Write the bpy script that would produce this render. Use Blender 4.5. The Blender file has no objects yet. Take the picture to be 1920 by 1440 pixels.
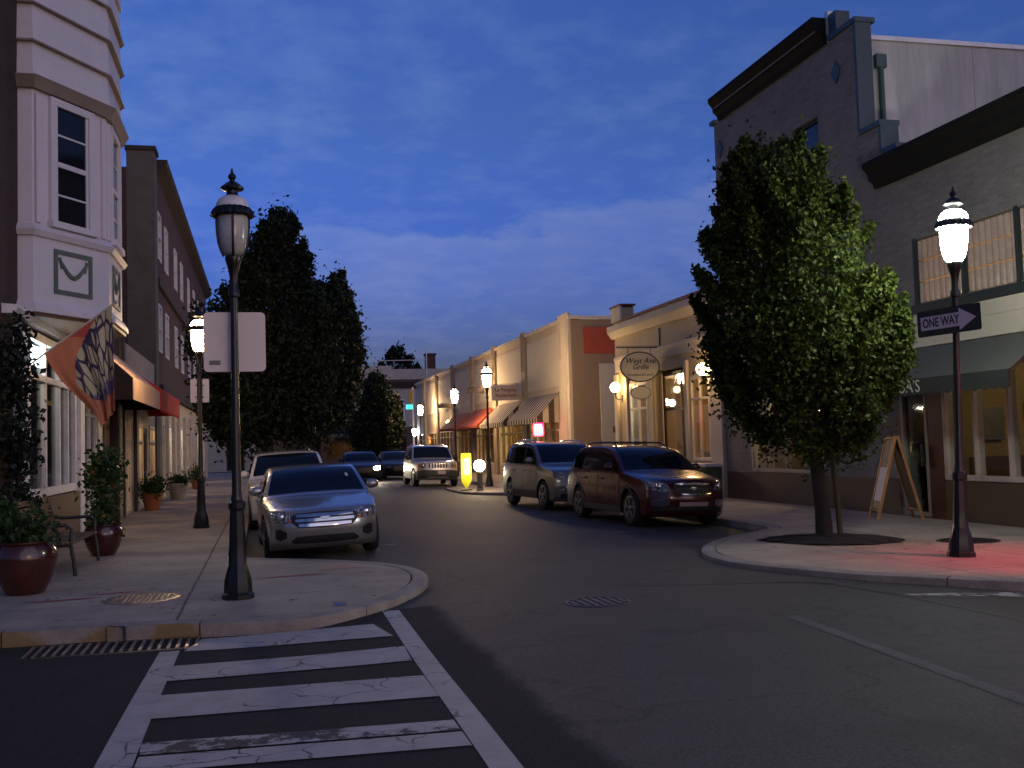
# A small-town street at dusk, seen from the corner of a cross street.
SKY_STRENGTH = .115; SKY_TINT = (.68, .80, 1.78); CLOUD_TINT = (1.55, 1.28, 2.0); BANK_TINT = (1.95, 1.42, 2.1)
SUN_E = .24; SUN_COL = (1., .9, .94); LP_RED = 100; LP_IN = 75; EXPOSURE = 1.05
import bpy, bmesh, math, random
import numpy as np
from mathutils import Vector, Matrix
R = math.radians
random.seed(7); rng = np.random.default_rng(7)
sc = bpy.context.scene
C = sc.collection
OFF = {}

# ---------------------------------------------------------------- materials
def nodes_of(name):
    m = bpy.data.materials.new(name); m.use_nodes = True
    nt = m.node_tree; nt.nodes.clear()
    out = nt.nodes.new('ShaderNodeOutputMaterial')
    return m, nt, out
def N(nt, typ, **kw):
    n = nt.nodes.new(typ)
    for k, v in kw.items():
        if k.startswith('i_'):
            key = k[2:]
            n.inputs[int(key) if key.isdigit() else key.replace('_', ' ')].default_value = v
        else: setattr(n, k, v)
    return n
def lk(nt, a, b): nt.links.new(a, b)
def rgba(c): return (c[0], c[1], c[2], 1)
def math_n(nt, op, a, b=None, c=None):
    n = nt.nodes.new('ShaderNodeMath'); n.operation = op
    for i, v in enumerate((a, b, c)):
        if v is None: continue
        if isinstance(v, (int, float)): n.inputs[i].default_value = v
        else: lk(nt, v, n.inputs[i])
    return n.outputs[0]
def mixc(nt, fac, a, b, mode='MIX'):
    n = nt.nodes.new('ShaderNodeMix'); n.data_type = 'RGBA'; n.blend_type = mode
    for i, v in ((0, fac), (6, a), (7, b)):
        if isinstance(v, (int, float)): n.inputs[i].default_value = v
        elif isinstance(v, tuple): n.inputs[i].default_value = rgba(v)
        else: lk(nt, v, n.inputs[i])
    return n.outputs[2]
def noise(nt, vec, scale, detail=4, rough=.55):
    n = N(nt, 'ShaderNodeTexNoise', i_Scale=scale, i_Detail=detail, i_Roughness=rough)
    if vec is not None: lk(nt, vec, n.inputs['Vector'])
    return n.outputs['Fac']
def ramp(nt, fac, p0, p1, c0=(0, 0, 0), c1=(1, 1, 1)):
    n = nt.nodes.new('ShaderNodeValToRGB'); e = n.color_ramp.elements
    e[0].position = p0; e[1].position = p1; e[0].color = rgba(c0); e[1].color = rgba(c1)
    lk(nt, fac, n.inputs[0]); return n.outputs[0]
def pos(nt):
    return nt.nodes.new('ShaderNodeNewGeometry').outputs['Position']
def objc(nt):
    return nt.nodes.new('ShaderNodeTexCoord').outputs['Object']
def finish(nt, out, col, rough=.6, metal=0, bump=None, bstr=.3, bdist=.01, **kw):
    b = nt.nodes.new('ShaderNodeBsdfPrincipled')
    for key, v in (('Base Color', col), ('Roughness', rough), ('Metallic', metal)):
        if isinstance(v, tuple): b.inputs[key].default_value = rgba(v)
        elif isinstance(v, (int, float)): b.inputs[key].default_value = v
        else: lk(nt, v, b.inputs[key])
    for k, v in kw.items():
        key = k.replace('_', ' ')
        b.inputs[key].default_value = rgba(v) if isinstance(v, tuple) else v
    if bump is not None:
        bn = N(nt, 'ShaderNodeBump', i_Strength=bstr, i_Distance=bdist)
        lk(nt, bump, bn.inputs['Height']); lk(nt, bn.outputs[0], b.inputs['Normal'])
    lk(nt, b.outputs[0], out.inputs[0])
    return b
def mat(name, col, rough=.6, metal=0, var=.25, vs=3., bump=.15, bs=60., **kw):
    m, nt, out = nodes_of(name)
    v = objc(nt)
    a = noise(nt, v, vs, 6, .65); b = noise(nt, v, vs * 9, 3)
    f = math_n(nt, 'ADD', math_n(nt, 'MULTIPLY', a, .7), math_n(nt, 'MULTIPLY', b, .3))
    lo = tuple(c * (1 - var) for c in col); hi = tuple(min(1, c * (1 + var)) for c in col)
    c = ramp(nt, f, .3, .7, lo, hi)
    r = math_n(nt, 'ADD', math_n(nt, 'MULTIPLY', a, .25 if rough > .25 else .06), max(.02, rough - (.12 if rough > .25 else .03)))
    finish(nt, out, c, r, metal, noise(nt, v, bs, 3), bump, .006, **kw)
    return m
def emis(name, col, strength, base=(.8, .8, .8)):
    m, nt, out = nodes_of(name)
    finish(nt, out, base, .4, 0, None, Emission_Color=col, Emission_Strength=strength)
    return m
def brick(name, c1, c2, mortar, bw=.22, bh=.075, dirt=.35, var_scale=.5, stain=(.5, .45, .4)):
    m, nt, out = nodes_of(name)
    p = pos(nt); s = N(nt, 'ShaderNodeSeparateXYZ'); lk(nt, p, s.inputs[0])
    u = math_n(nt, 'ADD', s.outputs[0], s.outputs[1])
    cv = N(nt, 'ShaderNodeCombineXYZ'); lk(nt, u, cv.inputs[0]); lk(nt, s.outputs[2], cv.inputs[1])
    b = N(nt, 'ShaderNodeTexBrick', i_Scale=1., i_Mortar_Size=.008, i_Brick_Width=bw, i_Row_Height=bh, i_Bias=-.1)
    b.inputs['Color1'].default_value = rgba(c1); b.inputs['Color2'].default_value = rgba(c2); b.inputs['Mortar'].default_value = rgba(mortar)
    lk(nt, cv.outputs[0], b.inputs['Vector'])
    st = noise(nt, p, var_scale, 6, .7)
    c = mixc(nt, ramp(nt, st, .35, .75), b.outputs['Color'], tuple(stain), 'MULTIPLY')
    c2_ = mixc(nt, dirt, b.outputs['Color'], c)
    sp = noise(nt, p, 14, 3)
    c3 = mixc(nt, .35, c2_, ramp(nt, sp, .2, .8, (.4, .4, .4), (1, 1, 1)), 'MULTIPLY')
    finish(nt, out, c3, .85, 0, math_n(nt, 'SUBTRACT', math_n(nt, 'MULTIPLY', sp, .4), b.outputs['Fac']), .5, .006)
    return m
def stripes(name, ca, cb, axis, period, rough=.8):
    m, nt, out = nodes_of(name)
    v = objc(nt); s = N(nt, 'ShaderNodeSeparateXYZ'); lk(nt, v, s.inputs[0])
    f = math_n(nt, 'FRACT', math_n(nt, 'DIVIDE', s.outputs[axis], period))
    st = math_n(nt, 'GREATER_THAN', f, .5)
    n = noise(nt, v, 2.5, 5)
    c = mixc(nt, st, ca, cb)
    c = mixc(nt, .5, c, ramp(nt, n, .3, .8, (.55, .52, .5), (1, 1, 1)), 'MULTIPLY')
    finish(nt, out, c, rough, 0, noise(nt, v, 4, 3), .15, .02)
    return m
def thin_glass(name, tint=(.9, .95, .95), refl=.1):
    m, nt, out = nodes_of(name)
    t = nt.nodes.new('ShaderNodeBsdfTransparent'); t.inputs[0].default_value = rgba(tint)
    g = nt.nodes.new('ShaderNodeBsdfGlossy'); g.inputs['Roughness'].default_value = .03; g.inputs[0].default_value = (.9, .9, .9, 1)
    lw = N(nt, 'ShaderNodeLayerWeight', i_Blend=.08)
    f = math_n(nt, 'MINIMUM', math_n(nt, 'ADD', lw.outputs['Fresnel'], refl * .3), .8)
    mx = nt.nodes.new('ShaderNodeMixShader'); lk(nt, f, mx.inputs[0]); lk(nt, t.outputs[0], mx.inputs[1]); lk(nt, g.outputs[0], mx.inputs[2])
    lk(nt, mx.outputs[0], out.inputs[0])
    return m
def leaf_mat(name, c1, c2, trans=.25, rough=.4):
    m, nt, out = nodes_of(name)
    v = objc(nt)
    inf = nt.nodes.new('ShaderNodeNewGeometry').outputs['Random Per Island']
    c = ramp(nt, inf, .05, .95, c1, c2)
    c = mixc(nt, ramp(nt, noise(nt, v, 1.3, 3), .4, .7), c, mixc(nt, .5, c, (.9, .75, .35), 'MULTIPLY'))
    b = nt.nodes.new('ShaderNodeBsdfPrincipled'); lk(nt, c, b.inputs['Base Color']); b.inputs['Roughness'].default_value = rough; b.inputs['Specular IOR Level'].default_value = .25
    tr = nt.nodes.new('ShaderNodeBsdfTranslucent'); lk(nt, mixc(nt, .5, c, (.9, 1, .3), 'MULTIPLY'), tr.inputs[0])
    mx = nt.nodes.new('ShaderNodeMixShader'); mx.inputs[0].default_value = trans
    lk(nt, b.outputs[0], mx.inputs[1]); lk(nt, tr.outputs[0], mx.inputs[2]); lk(nt, mx.outputs[0], out.inputs[0])
    return m
def paint(name, col, metal=.5, rough=.3, coat=1.):
    m, nt, out = nodes_of(name)
    v = objc(nt)
    n = noise(nt, v, 5, 5, .7)
    c = mixc(nt, ramp(nt, n, .45, .8), col, tuple(x * .82 + .008 for x in col))
    fl = noise(nt, v, 900, 1)
    finish(nt, out, c, math_n(nt, 'ADD', math_n(nt, 'MULTIPLY', n, .12), rough - .06), metal, fl, .03, .001,
           Coat_Weight=coat, Coat_Roughness=.06)
    return m

# ---------------------------------------------------------------- mesh builder
class MB:
    def __init__(s): s.v = []; s.f = []; s.m = []; s.mi = 0
    def add(s, vs, fs):
        o = len(s.v); s.v += [tuple(map(float, p)) for p in vs]
        for f in fs: s.f.append([i + o for i in f]); s.m.append(s.mi)
        return s
    def box(s, x0, y0, z0, x1, y1, z1, b=0.):
        x0, x1 = sorted((x0, x1)); y0, y1 = sorted((y0, y1)); z0, z1 = sorted((z0, z1))
        b = min(b, .45 * min(x1 - x0, y1 - y0, z1 - z0))
        if b <= 0:
            P = [(x, y, z) for x in (x0, x1) for y in (y0, y1) for z in (z0, z1)]
            return s.add(P, [(0, 1, 3, 2), (4, 6, 7, 5), (0, 4, 5, 1), (2, 3, 7, 6), (0, 2, 6, 4), (1, 5, 7, 3)])
        bm = bmesh.new(); bmesh.ops.create_cube(bm, size=1)
        for v in bm.verts: v.co = Vector(((x0 + x1) / 2 + v.co.x * (x1 - x0), (y0 + y1) / 2 + v.co.y * (y1 - y0), (z0 + z1) / 2 + v.co.z * (z1 - z0)))
        bmesh.ops.bevel(bm, geom=bm.edges[:], offset=b, segments=2, affect='EDGES', profile=.7)
        return s.frombm(bm)
    def frombm(s, bm):
        bm.verts.index_update()
        s.add([v.co[:] for v in bm.verts], [[v.index for v in f.verts] for f in bm.faces]); bm.free(); return s
    def quad(s, a, b, c, d): return s.add([a, b, c, d], [(0, 1, 2, 3)])
    def prism(s, poly, d):
        n = len(poly); d = Vector(d)
        P = [Vector(p) for p in poly] + [Vector(p) + d for p in poly]
        return s.add(P, [list(range(n))[::-1], list(range(n, 2 * n))] + [(i, (i + 1) % n, n + (i + 1) % n, n + i) for i in range(n)])
    def bar(s, a, b, w, h=None, up=(0, 0, 1)):
        a, b = Vector(a), Vector(b); h = h or w; d = (b - a).normalized(); up = Vector(up)
        if abs(d.dot(up)) > .95: up = Vector((1, 0, 0))
        x = d.cross(up).normalized() * w / 2; y = x.cross(d).normalized() * h / 2
        P = [p + i * x + j * y for p in (a, b) for i, j in ((-1, -1), (1, -1), (1, 1), (-1, 1))]
        return s.add(P, [(3, 2, 1, 0), (4, 5, 6, 7)] + [(i, (i + 1) % 4, 4 + (i + 1) % 4, 4 + i) for i in range(4)])
    def tube(s, pts, r, n=10, cap=True):
        pts = [Vector(p) for p in pts]; k = len(pts)
        rs = r if isinstance(r, (list, tuple)) else [r] * k
        P = []; ref = None
        for i, p in enumerate(pts):
            d = (pts[min(i + 1, k - 1)] - pts[max(i - 1, 0)]).normalized()
            if ref is None: ref = Vector((0, 0, 1)) if abs(d.z) < .9 else Vector((1, 0, 0))
            x = (ref - d * ref.dot(d)).normalized(); ref = x; y = d.cross(x)
            P += [p + (x * math.cos(2 * math.pi * j / n) + y * math.sin(2 * math.pi * j / n)) * rs[i] for j in range(n)]
        F = [(i * n + j, i * n + (j + 1) % n, (i + 1) * n + (j + 1) % n, (i + 1) * n + j) for i in range(k - 1) for j in range(n)]
        if cap: F += [list(range(n))[::-1], list(range((k - 1) * n, k * n))]
        return s.add(P, F)
    def lathe(s, prof, c=(0, 0, 0), n=24, axis='z', wob=None):
        P = []; F = []; k = len(prof)
        for r, z in prof:
            for j in range(n):
                a = 2 * math.pi * j / n; rr = r * (1 + (wob(a) if wob else 0))
                if axis == 'z': P.append((c[0] + rr * math.cos(a), c[1] + rr * math.sin(a), c[2] + z))
                elif axis == 'x': P.append((c[0] + z, c[1] + rr * math.cos(a), c[2] + rr * math.sin(a)))
                else: P.append((c[0] + rr * math.cos(a), c[1] + z, c[2] + rr * math.sin(a)))
        for i in range(k - 1):
            for j in range(n): F.append((i * n + j, i * n + (j + 1) % n, (i + 1) * n + (j + 1) % n, (i + 1) * n + j))
        F += [list(range(n))[::-1], list(range((k - 1) * n, k * n))]
        return s.add(P, F)
    def ball(s, c, r, sx=1, sy=1, sz=1, n=16, m=10):
        pr = [(max(.0005, r * math.sin(math.pi * i / m)), -r * math.cos(math.pi * i / m)) for i in range(m + 1)]
        o = len(s.v); s.lathe(pr, (0, 0, 0), n)
        for i in range(o, len(s.v)):
            x, y, z = s.v[i]; s.v[i] = (c[0] + x * sx, c[1] + y * sy, c[2] + z * sz)
        return s
    def xf(s, M):
        s.v = [tuple(M @ Vector(p)) for p in s.v]; return s
    def build(s, name, mats, parent=None, world=True, smooth=None, recalc=True):
        me = bpy.data.meshes.new(name)
        off = OFF.get(parent.name, Vector()) if (parent is not None and world) else Vector()
        me.from_pydata([tuple(Vector(p) - off) for p in s.v], [], s.f)
        for m in (mats if isinstance(mats, (list, tuple)) else [mats]): me.materials.append(m)
        if any(s.m): me.polygons.foreach_set('material_index', s.m)
        if recalc:
            bm = bmesh.new(); bm.from_mesh(me); bmesh.ops.recalc_face_normals(bm, faces=bm.faces[:]); bm.to_mesh(me); bm.free()
        if smooth:
            me.polygons.foreach_set('use_smooth', [True] * len(me.polygons))
            try: me.set_sharp_from_angle(angle=R(smooth))
            except Exception: pass
        o = bpy.data.objects.new(name, me); C.objects.link(o)
        if parent is not None: o.parent = parent; OFF[o.name] = off
        return o
def tag(o, label=None, cat=None, group=None, kind=None):
    if label: o['label'] = label
    if cat: o['category'] = cat
    if group: o['group'] = group
    if kind: o['kind'] = kind
    return o
def thing(name, label, cat, loc=(0, 0, 0), rot=(0, 0, 0), group=None, kind=None):
    o = bpy.data.objects.new(name, None); C.objects.link(o); o.location = loc; o.rotation_euler = rot; o.empty_display_size = .3
    OFF[o.name] = Vector(loc); return tag(o, label, cat, group, kind)
def dup(root, loc, rz=None, label=None):
    r = root.copy(); C.objects.link(r); r.location = loc
    if rz is not None: r.rotation_euler = (r.rotation_euler[0], r.rotation_euler[1], rz)
    if label: r['label'] = label
    for ch in list(root.children):
        c = ch.copy(); C.objects.link(c); c.parent = r
        for g in list(ch.children):
            d = g.copy(); C.objects.link(d); d.parent = c
    return r
def text(name, s, size, M, material, parent=None, ext=.004, shear=0., sx=1., align='CENTER', off=0.):
    cu = bpy.data.curves.new(name, 'FONT'); cu.body = s; cu.size = size; cu.extrude = ext; cu.shear = shear
    cu.align_x = align; cu.align_y = 'CENTER'; cu.offset = off; cu.resolution_u = 3
    to = bpy.data.objects.new(name + '_tmp', cu); C.objects.link(to)
    bpy.context.view_layer.update(); dg = bpy.context.evaluated_depsgraph_get()
    me = bpy.data.meshes.new_from_object(to.evaluated_get(dg)); bpy.data.objects.remove(to); bpy.data.curves.remove(cu)
    me.name = name
    o2 = OFF.get(parent.name, Vector()) if parent is not None else Vector()
    me.transform(Matrix.Translation(-o2) @ M @ Matrix.Diagonal((sx, 1, 1, 1)))
    me.materials.clear(); me.materials.append(material)
    o = bpy.data.objects.new(name, me); C.objects.link(o)
    if parent is not None: o.parent = parent
    return o
def facing(loc, right, up=(0, 0, 1)):
    """matrix whose local x = right, local y = up, local z = towards the viewer"""
    x = Vector(right).normalized(); y = Vector(up).normalized(); z = x.cross(y).normalized(); y = z.cross(x)
    M = Matrix((x, y, z)).transposed().to_4x4(); M.translation = Vector(loc); return M
def lamp(name, loc, power, col, radius=.1):
    l = bpy.data.lights.new(name, 'POINT'); l.energy = power; l.color = col; l.shadow_soft_size = radius
    o = bpy.data.objects.new(name, l); C.objects.link(o); o.location = loc; return o
def wall(mb, axis, c, u0, u1, z0, z1, holes=(), t=.25, out=-1):
    """wall sheet with holes. axis 'x': plane X=c, u along Y; axis 'y': plane Y=c, u along X. out = sign of outward side"""
    us = sorted({u0, u1, *[h[0] for h in holes], *[h[1] for h in holes]}); zs = sorted({z0, z1, *[h[2] for h in holes], *[h[3] for h in holes]})
    us = [u for u in us if u0 <= u <= u1]; zs = [z for z in zs if z0 <= z <= z1]
    def P(u, z, d): return (c - out * d, u, z) if axis == 'x' else (u, c - out * d, z)
    for i in range(len(us) - 1):
        for j in range(len(zs) - 1):
            a, b, e, f = us[i], us[i + 1], zs[j], zs[j + 1]; mu, mz = (a + b) / 2, (e + f) / 2
            if any(h[0] < mu < h[1] and h[2] < mz < h[3] for h in holes): continue
            for d in (0, t): mb.quad(P(a, e, d), P(b, e, d), P(b, f, d), P(a, f, d))
    for h in holes:
        a, b, e, f = h
        for (p, q) in (((a, e), (b, e)), ((b, e), (b, f)), ((b, f), (a, f)), ((a, f), (a, e))):
            mb.quad(P(p[0], p[1], 0), P(q[0], q[1], 0), P(q[0], q[1], t), P(p[0], p[1], t))
    for (p, q) in (((u0, z0), (u1, z0)), ((u1, z0), (u1, z1)), ((u1, z1), (u0, z1)), ((u0, z1), (u0, z0))):
        mb.quad(P(p[0], p[1], 0), P(q[0], q[1], 0), P(q[0], q[1], t), P(p[0], p[1], t))
    return mb
def frame(mb, axis, c, u0, u1, z0, z1, w, d0, d1, out=-1, mull=(), trans=()):
    """window frame: bars in the plane; mull = u positions, trans = z positions"""
    def B(a, b, e, f):
        if axis == 'x': mb.box(c - out * d0, a, e, c - out * d1, b, f, .006)
        else: mb.box(a, c - out * d0, e, b, c - out * d1, f, .006)
    B(u0, u1, z0, z0 + w); B(u0, u1, z1 - w, z1); B(u0, u0 + w, z0 + w, z1 - w); B(u1 - w, u1, z0 + w, z1 - w)
    for u in mull: B(u - w * .35, u + w * .35, z0 + w, z1 - w)
    cuts = sorted([u0 + w] + [x for u in mull for x in (u - w * .35, u + w * .35)] + [u1 - w])
    for z in trans:
        for k in range(0, len(cuts), 2): B(cuts[k], cuts[k + 1], z - w * .35, z + w * .35)
    return mb
def pane(parent, axis, c, u0, u1, z0, z1, d, material, out=-1, name='pane'):
    P = (lambda u, z: (c - out * d, u, z)) if axis == 'x' else (lambda u, z: (u, c - out * d, z))
    mb = MB()
    k = .006
    A = [P(u0, z0), P(u1, z0), P(u1, z1), P(u0, z1)]
    n = (out * k, 0, 0) if axis == 'x' else (0, out * k, 0)
    mb.prism(A, n)
    return mb.build(name, material, parent)
def room(mb, x0, y0, z0, x1, y1, z1, openside):
    """inside of a room: floor, ceiling and walls, left open on one side ('-x','+x','-y')"""
    P = lambda a, b, c: ((x0, x1)[a], (y0, y1)[b], (z0, z1)[c])
    mb.quad(P(0, 0, 0), P(1, 0, 0), P(1, 1, 0), P(0, 1, 0)); mb.quad(P(0, 0, 1), P(1, 0, 1), P(1, 1, 1), P(0, 1, 1))
    if openside != '-x': mb.quad(P(0, 0, 0), P(0, 1, 0), P(0, 1, 1), P(0, 0, 1))
    if openside != '+x': mb.quad(P(1, 0, 0), P(1, 1, 0), P(1, 1, 1), P(1, 0, 1))
    if openside != '-y': mb.quad(P(0, 0, 0), P(1, 0, 0), P(1, 0, 1), P(0, 0, 1))
    mb.quad(P(0, 1, 0), P(1, 1, 0), P(1, 1, 1), P(0, 1, 1))
    return mb
def awning(parent, xw, xf, y0, y1, zt, zb, val, mats, scallop=.0, closed=True, name='awning', vm=0):
    s = MB(); t = .015
    s.prism([(xw, y0, zt), (xf, y0, zb), (xf, y1, zb), (xw, y1, zt)], (0, 0, -t))
    s.mi = vm
    n = max(4, int((y1 - y0) / .22)); sg = 1 if xf > xw else -1
    pts = [(xf, y0, zb), (xf, y1, zb)]
    for i in range(n, -1, -1):
        y = y0 + (y1 - y0) * i / n; pts.append((xf, y, zb - val))
        if i > 0 and scallop: pts.append((xf, y - (y1 - y0) / n / 2, zb - val - scallop))
    s.prism(pts, (sg * .012, 0, 0))
    if len(mats) > 1: s.mi = 1
    if closed:
        for y, d in ((y0, .012), (y1, -.012)):
            s.prism([(xw, y, zt - t), (xf - sg * .01, y, zb - t), (xf - sg * .01, y, zb - val), (xw, y, zb - val)], (0, d, 0))
    return s.build(name, mats, parent)
# ---------------------------------------------------------------- camera
cam = bpy.data.cameras.new('camera'); cam.sensor_width = 36; cam.lens = 36 * 1950 / 1920; cam.clip_end = 3000; cam.clip_start = .05
co = bpy.data.objects.new('camera', cam); C.objects.link(co); sc.camera = co
yaw, pit, rol = R(13.434), R(3.258), .03
f_ = Vector((math.sin(yaw) * math.cos(pit), math.cos(yaw) * math.cos(pit), math.sin(pit)))
r0 = Vector((math.cos(yaw), -math.sin(yaw), 0)); u0 = r0.cross(f_)
r_ = r0 * math.cos(rol) - u0 * math.sin(rol); u_ = u0 * math.cos(rol) + r0 * math.sin(rol)
MC = Matrix((r_, u_, -f_)).transposed().to_4x4(); MC.translation = (0, 0, 1.6); co.matrix_world = MC

# ---------------------------------------------------------------- sky and sun
SUN_EL, SUN_AZ = R(2.2), R(150)          # afterglow low behind the camera (azimuth clockwise from +Y)
w = bpy.data.worlds.new('World'); sc.world = w; w.use_nodes = True
nt = w.node_tree; nt.nodes.clear()
wo = nt.nodes.new('ShaderNodeOutputWorld'); bg = nt.nodes.new('ShaderNodeBackground'); lk(nt, bg.outputs[0], wo.inputs[0])
sky = N(nt, 'ShaderNodeTexSky', sky_type='NISHITA', sun_disc=False, sun_elevation=SUN_EL, sun_rotation=SUN_AZ, air_density=1.3, dust_density=.6, ozone_density=3.2)
tc = nt.nodes.new('ShaderNodeTexCoord').outputs['Generated']
sp = N(nt, 'ShaderNodeSeparateXYZ'); lk(nt, tc, sp.inputs[0])
zz = math_n(nt, 'ADD', math_n(nt, 'MAXIMUM', sp.outputs[2], 0), .16)
cv = N(nt, 'ShaderNodeCombineXYZ'); lk(nt, math_n(nt, 'DIVIDE', sp.outputs[0], zz), cv.inputs[0]); lk(nt, math_n(nt, 'DIVIDE', sp.outputs[1], zz), cv.inputs[1])
n1 = noise(nt, cv.outputs[0], .9, 5, .55); n2 = noise(nt, cv.outputs[0], 7.5, 7, .6)
cl = math_n(nt, 'ADD', math_n(nt, 'MULTIPLY', n1, .45), math_n(nt, 'MULTIPLY', n2, .55))
clf = ramp(nt, cl, .46, .66)
# a brighter bank of cumulus low in the sky ahead, slightly to the right
dx = math_n(nt, 'SUBTRACT', math_n(nt, 'ARCTAN2', sp.outputs[0], sp.outputs[1]), .275)
cvb = N(nt, 'ShaderNodeMapping'); lk(nt, tc, cvb.inputs[0]); cvb.inputs['Scale'].default_value = (1, 1, 2.)
nb = noise(nt, cvb.outputs[0], 11., 7, .55); nb2 = noise(nt, cvb.outputs[0], 3.2, 4, .5)
zc = math_n(nt, 'ADD', .216, math_n(nt, 'MULTIPLY', dx, .083))
lump = math_n(nt, 'ADD', math_n(nt, 'MULTIPLY', math_n(nt, 'SUBTRACT', nb, .5), .10), math_n(nt, 'MULTIPLY', math_n(nt, 'SUBTRACT', nb2, .5), .06))
dd = math_n(nt, 'SUBTRACT', math_n(nt, 'ADD', zc, lump), sp.outputs[2])          # > 0 inside the cloud
def sstep(v, a, b):
    n = nt.nodes.new('ShaderNodeMapRange'); n.interpolation_type = 'SMOOTHSTEP'; lk(nt, v, n.inputs[0]); n.inputs[1].default_value = a; n.inputs[2].default_value = b; return n.outputs[0]
inside = sstep(dd, -.004, .010); fadeb = math_n(nt, 'POWER', 2.718, math_n(nt, 'MULTIPLY', math_n(nt, 'MAXIMUM', dd, 0), -19.))
side = math_n(nt, 'MULTIPLY', sstep(dx, -.34, -.17), sstep(math_n(nt, 'ABSOLUTE', dx), 1.2, .5))
bankf = math_n(nt, 'MULTIPLY', math_n(nt, 'MULTIPLY', inside, side), math_n(nt, 'ADD', math_n(nt, 'MULTIPLY', fadeb, .9), .10))
low = ramp(nt, sp.outputs[2], .0, .30, (.30, .62, 1.62), (1, 1, 1))
base = mixc(nt, 1., mixc(nt, 1., sky.outputs[0], SKY_TINT, 'MULTIPLY'), low, 'MULTIPLY')
ccol = mixc(nt, 1., mixc(nt, 1., sky.outputs[0], CLOUD_TINT, 'MULTIPLY'), low, 'MULTIPLY')
ccol2 = mixc(nt, 1., sky.outputs[0], BANK_TINT, 'MULTIPLY')
cc = mixc(nt, math_n(nt, 'MULTIPLY', clf, .62), base, ccol)
cc = mixc(nt, math_n(nt, 'MULTIPLY', bankf, .42), cc, ccol2)
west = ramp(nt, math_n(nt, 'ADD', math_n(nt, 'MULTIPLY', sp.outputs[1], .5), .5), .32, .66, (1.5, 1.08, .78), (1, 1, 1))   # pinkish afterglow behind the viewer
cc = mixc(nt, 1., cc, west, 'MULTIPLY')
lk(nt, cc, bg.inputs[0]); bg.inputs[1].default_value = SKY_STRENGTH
su = bpy.data.lights.new('afterglow', 'SUN'); su.energy = SUN_E; su.angle = R(70); su.color = SUN_COL
so = bpy.data.objects.new('afterglow', su); C.objects.link(so)
el = R(13); sd = Vector((math.sin(SUN_AZ) * math.cos(el), math.cos(SUN_AZ) * math.cos(el), math.sin(el)))
so.rotation_euler = sd.to_track_quat('Z', 'Y').to_euler()

# ---------------------------------------------------------------- ground, road, pavements
def road_z(X, Y):
    zm = -.05 - .10 * min(1, ((X - 4.1) / 4.5) ** 2); zc = -.05 - .10 * min(1, ((Y - 4.5) / 5.3) ** 2)
    k = .012; a, b = max(zm, zc), min(zm, zc)
    return a + k * math.exp(-(a - b) / k) * .5
m, nt, out = nodes_of('asphalt')
p = pos(nt); s = N(nt, 'ShaderNodeSeparateXYZ'); lk(nt, p, s.inputs[0])
big = noise(nt, p, .5, 7, .7); mid = noise(nt, p, 3., 5, .6); fine = noise(nt, p, 38, 5, .85); peb = noise(nt, p, 260, 2)
edge = noise(nt, p, 1.6, 4, .6)
col = mixc(nt, ramp(nt, big, .3, .7), (.044, .042, .041), (.066, .063, .06))
col = mixc(nt, .5, col, ramp(nt, mid, .25, .75, (.6, .6, .6), (1.15, 1.13, 1.1)), 'MULTIPLY')
# newer, darker asphalt on the cross street's left part
xe = math_n(nt, 'ADD', s.outputs[0], math_n(nt, 'MULTIPLY', math_n(nt, 'SUBTRACT', edge, .5), .35))
dk = math_n(nt, 'MULTIPLY', ramp(nt, math_n(nt, 'ADD', math_n(nt, 'SUBTRACT', xe, 1.62), math_n(nt, 'MULTIPLY', math_n(nt, 'SUBTRACT', fine, .5), .12)), .0, .14, (1, 1, 1), (0, 0, 0)), math_n(nt, 'LESS_THAN', s.outputs[1], 10.95))
col = mixc(nt, math_n(nt, 'MULTIPLY', dk, .8), col, mixc(nt, ramp(nt, mid, .3, .7), (.012, .0115, .011), (.019, .018, .0175)))
# oil-darkened lane and parking spots, tar seams
lane = ramp(nt, math_n(nt, 'ABSOLUTE', math_n(nt, 'SUBTRACT', s.outputs[0], 7.2)), .0, 1.1, (.62, .6, .58), (1, 1, 1))
col = mixc(nt, .75, col, lane, 'MULTIPLY')
vo = N(nt, 'ShaderNodeTexVoronoi', feature='DISTANCE_TO_EDGE', i_Scale=.42)
wv = mixc(nt, .12, p, N(nt, 'ShaderNodeTexNoise', i_Scale=1.3, i_Detail=6.).outputs['Color'], 'ADD')
pw = nt.nodes.new('ShaderNodeVectorMath'); pw.operation = 'ADD'
nn = N(nt, 'ShaderNodeTexNoise', i_Scale=1.7, i_Detail=5.); lk(nt, p, nn.inputs['Vector'])
sc_ = nt.nodes.new('ShaderNodeVectorMath'); sc_.operation = 'SCALE'; sc_.inputs['Scale'].default_value = .9; lk(nt, nn.outputs['Color'], sc_.inputs[0])
lk(nt, p, pw.inputs[0]); lk(nt, sc_.outputs[0], pw.inputs[1]); lk(nt, pw.outputs[0], vo.inputs['Vector'])
crk = ramp(nt, vo.outputs['Distance'], .0, .016, (1, 1, 1), (0, 0, 0))
col = mixc(nt, math_n(nt, 'MULTIPLY', crk, .55), col, (.018, .017, .016))
col = mixc(nt, .8, col, ramp(nt, fine, .36, .64, (.25, .25, .25), (1.75, 1.75, 1.75)), 'MULTIPLY')
col = mixc(nt, math_n(nt, 'MULTIPLY', ramp(nt, noise(nt, p, .9, 3, .5), .6, .66), .45), col, (.03, .029, .028))
rg = math_n(nt, 'ADD', math_n(nt, 'ADD', .60, math_n(nt, 'MULTIPLY', mid, .2)), math_n(nt, 'MULTIPLY', dk, .25))
finish(nt, out, col, rg, 0, math_n(nt, 'ADD', math_n(nt, 'MULTIPLY', fine, .7), math_n(nt, 'MULTIPLY', peb, .5)), .55, .008, Specular_IOR_Level=.33)
ASPH = m
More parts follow.
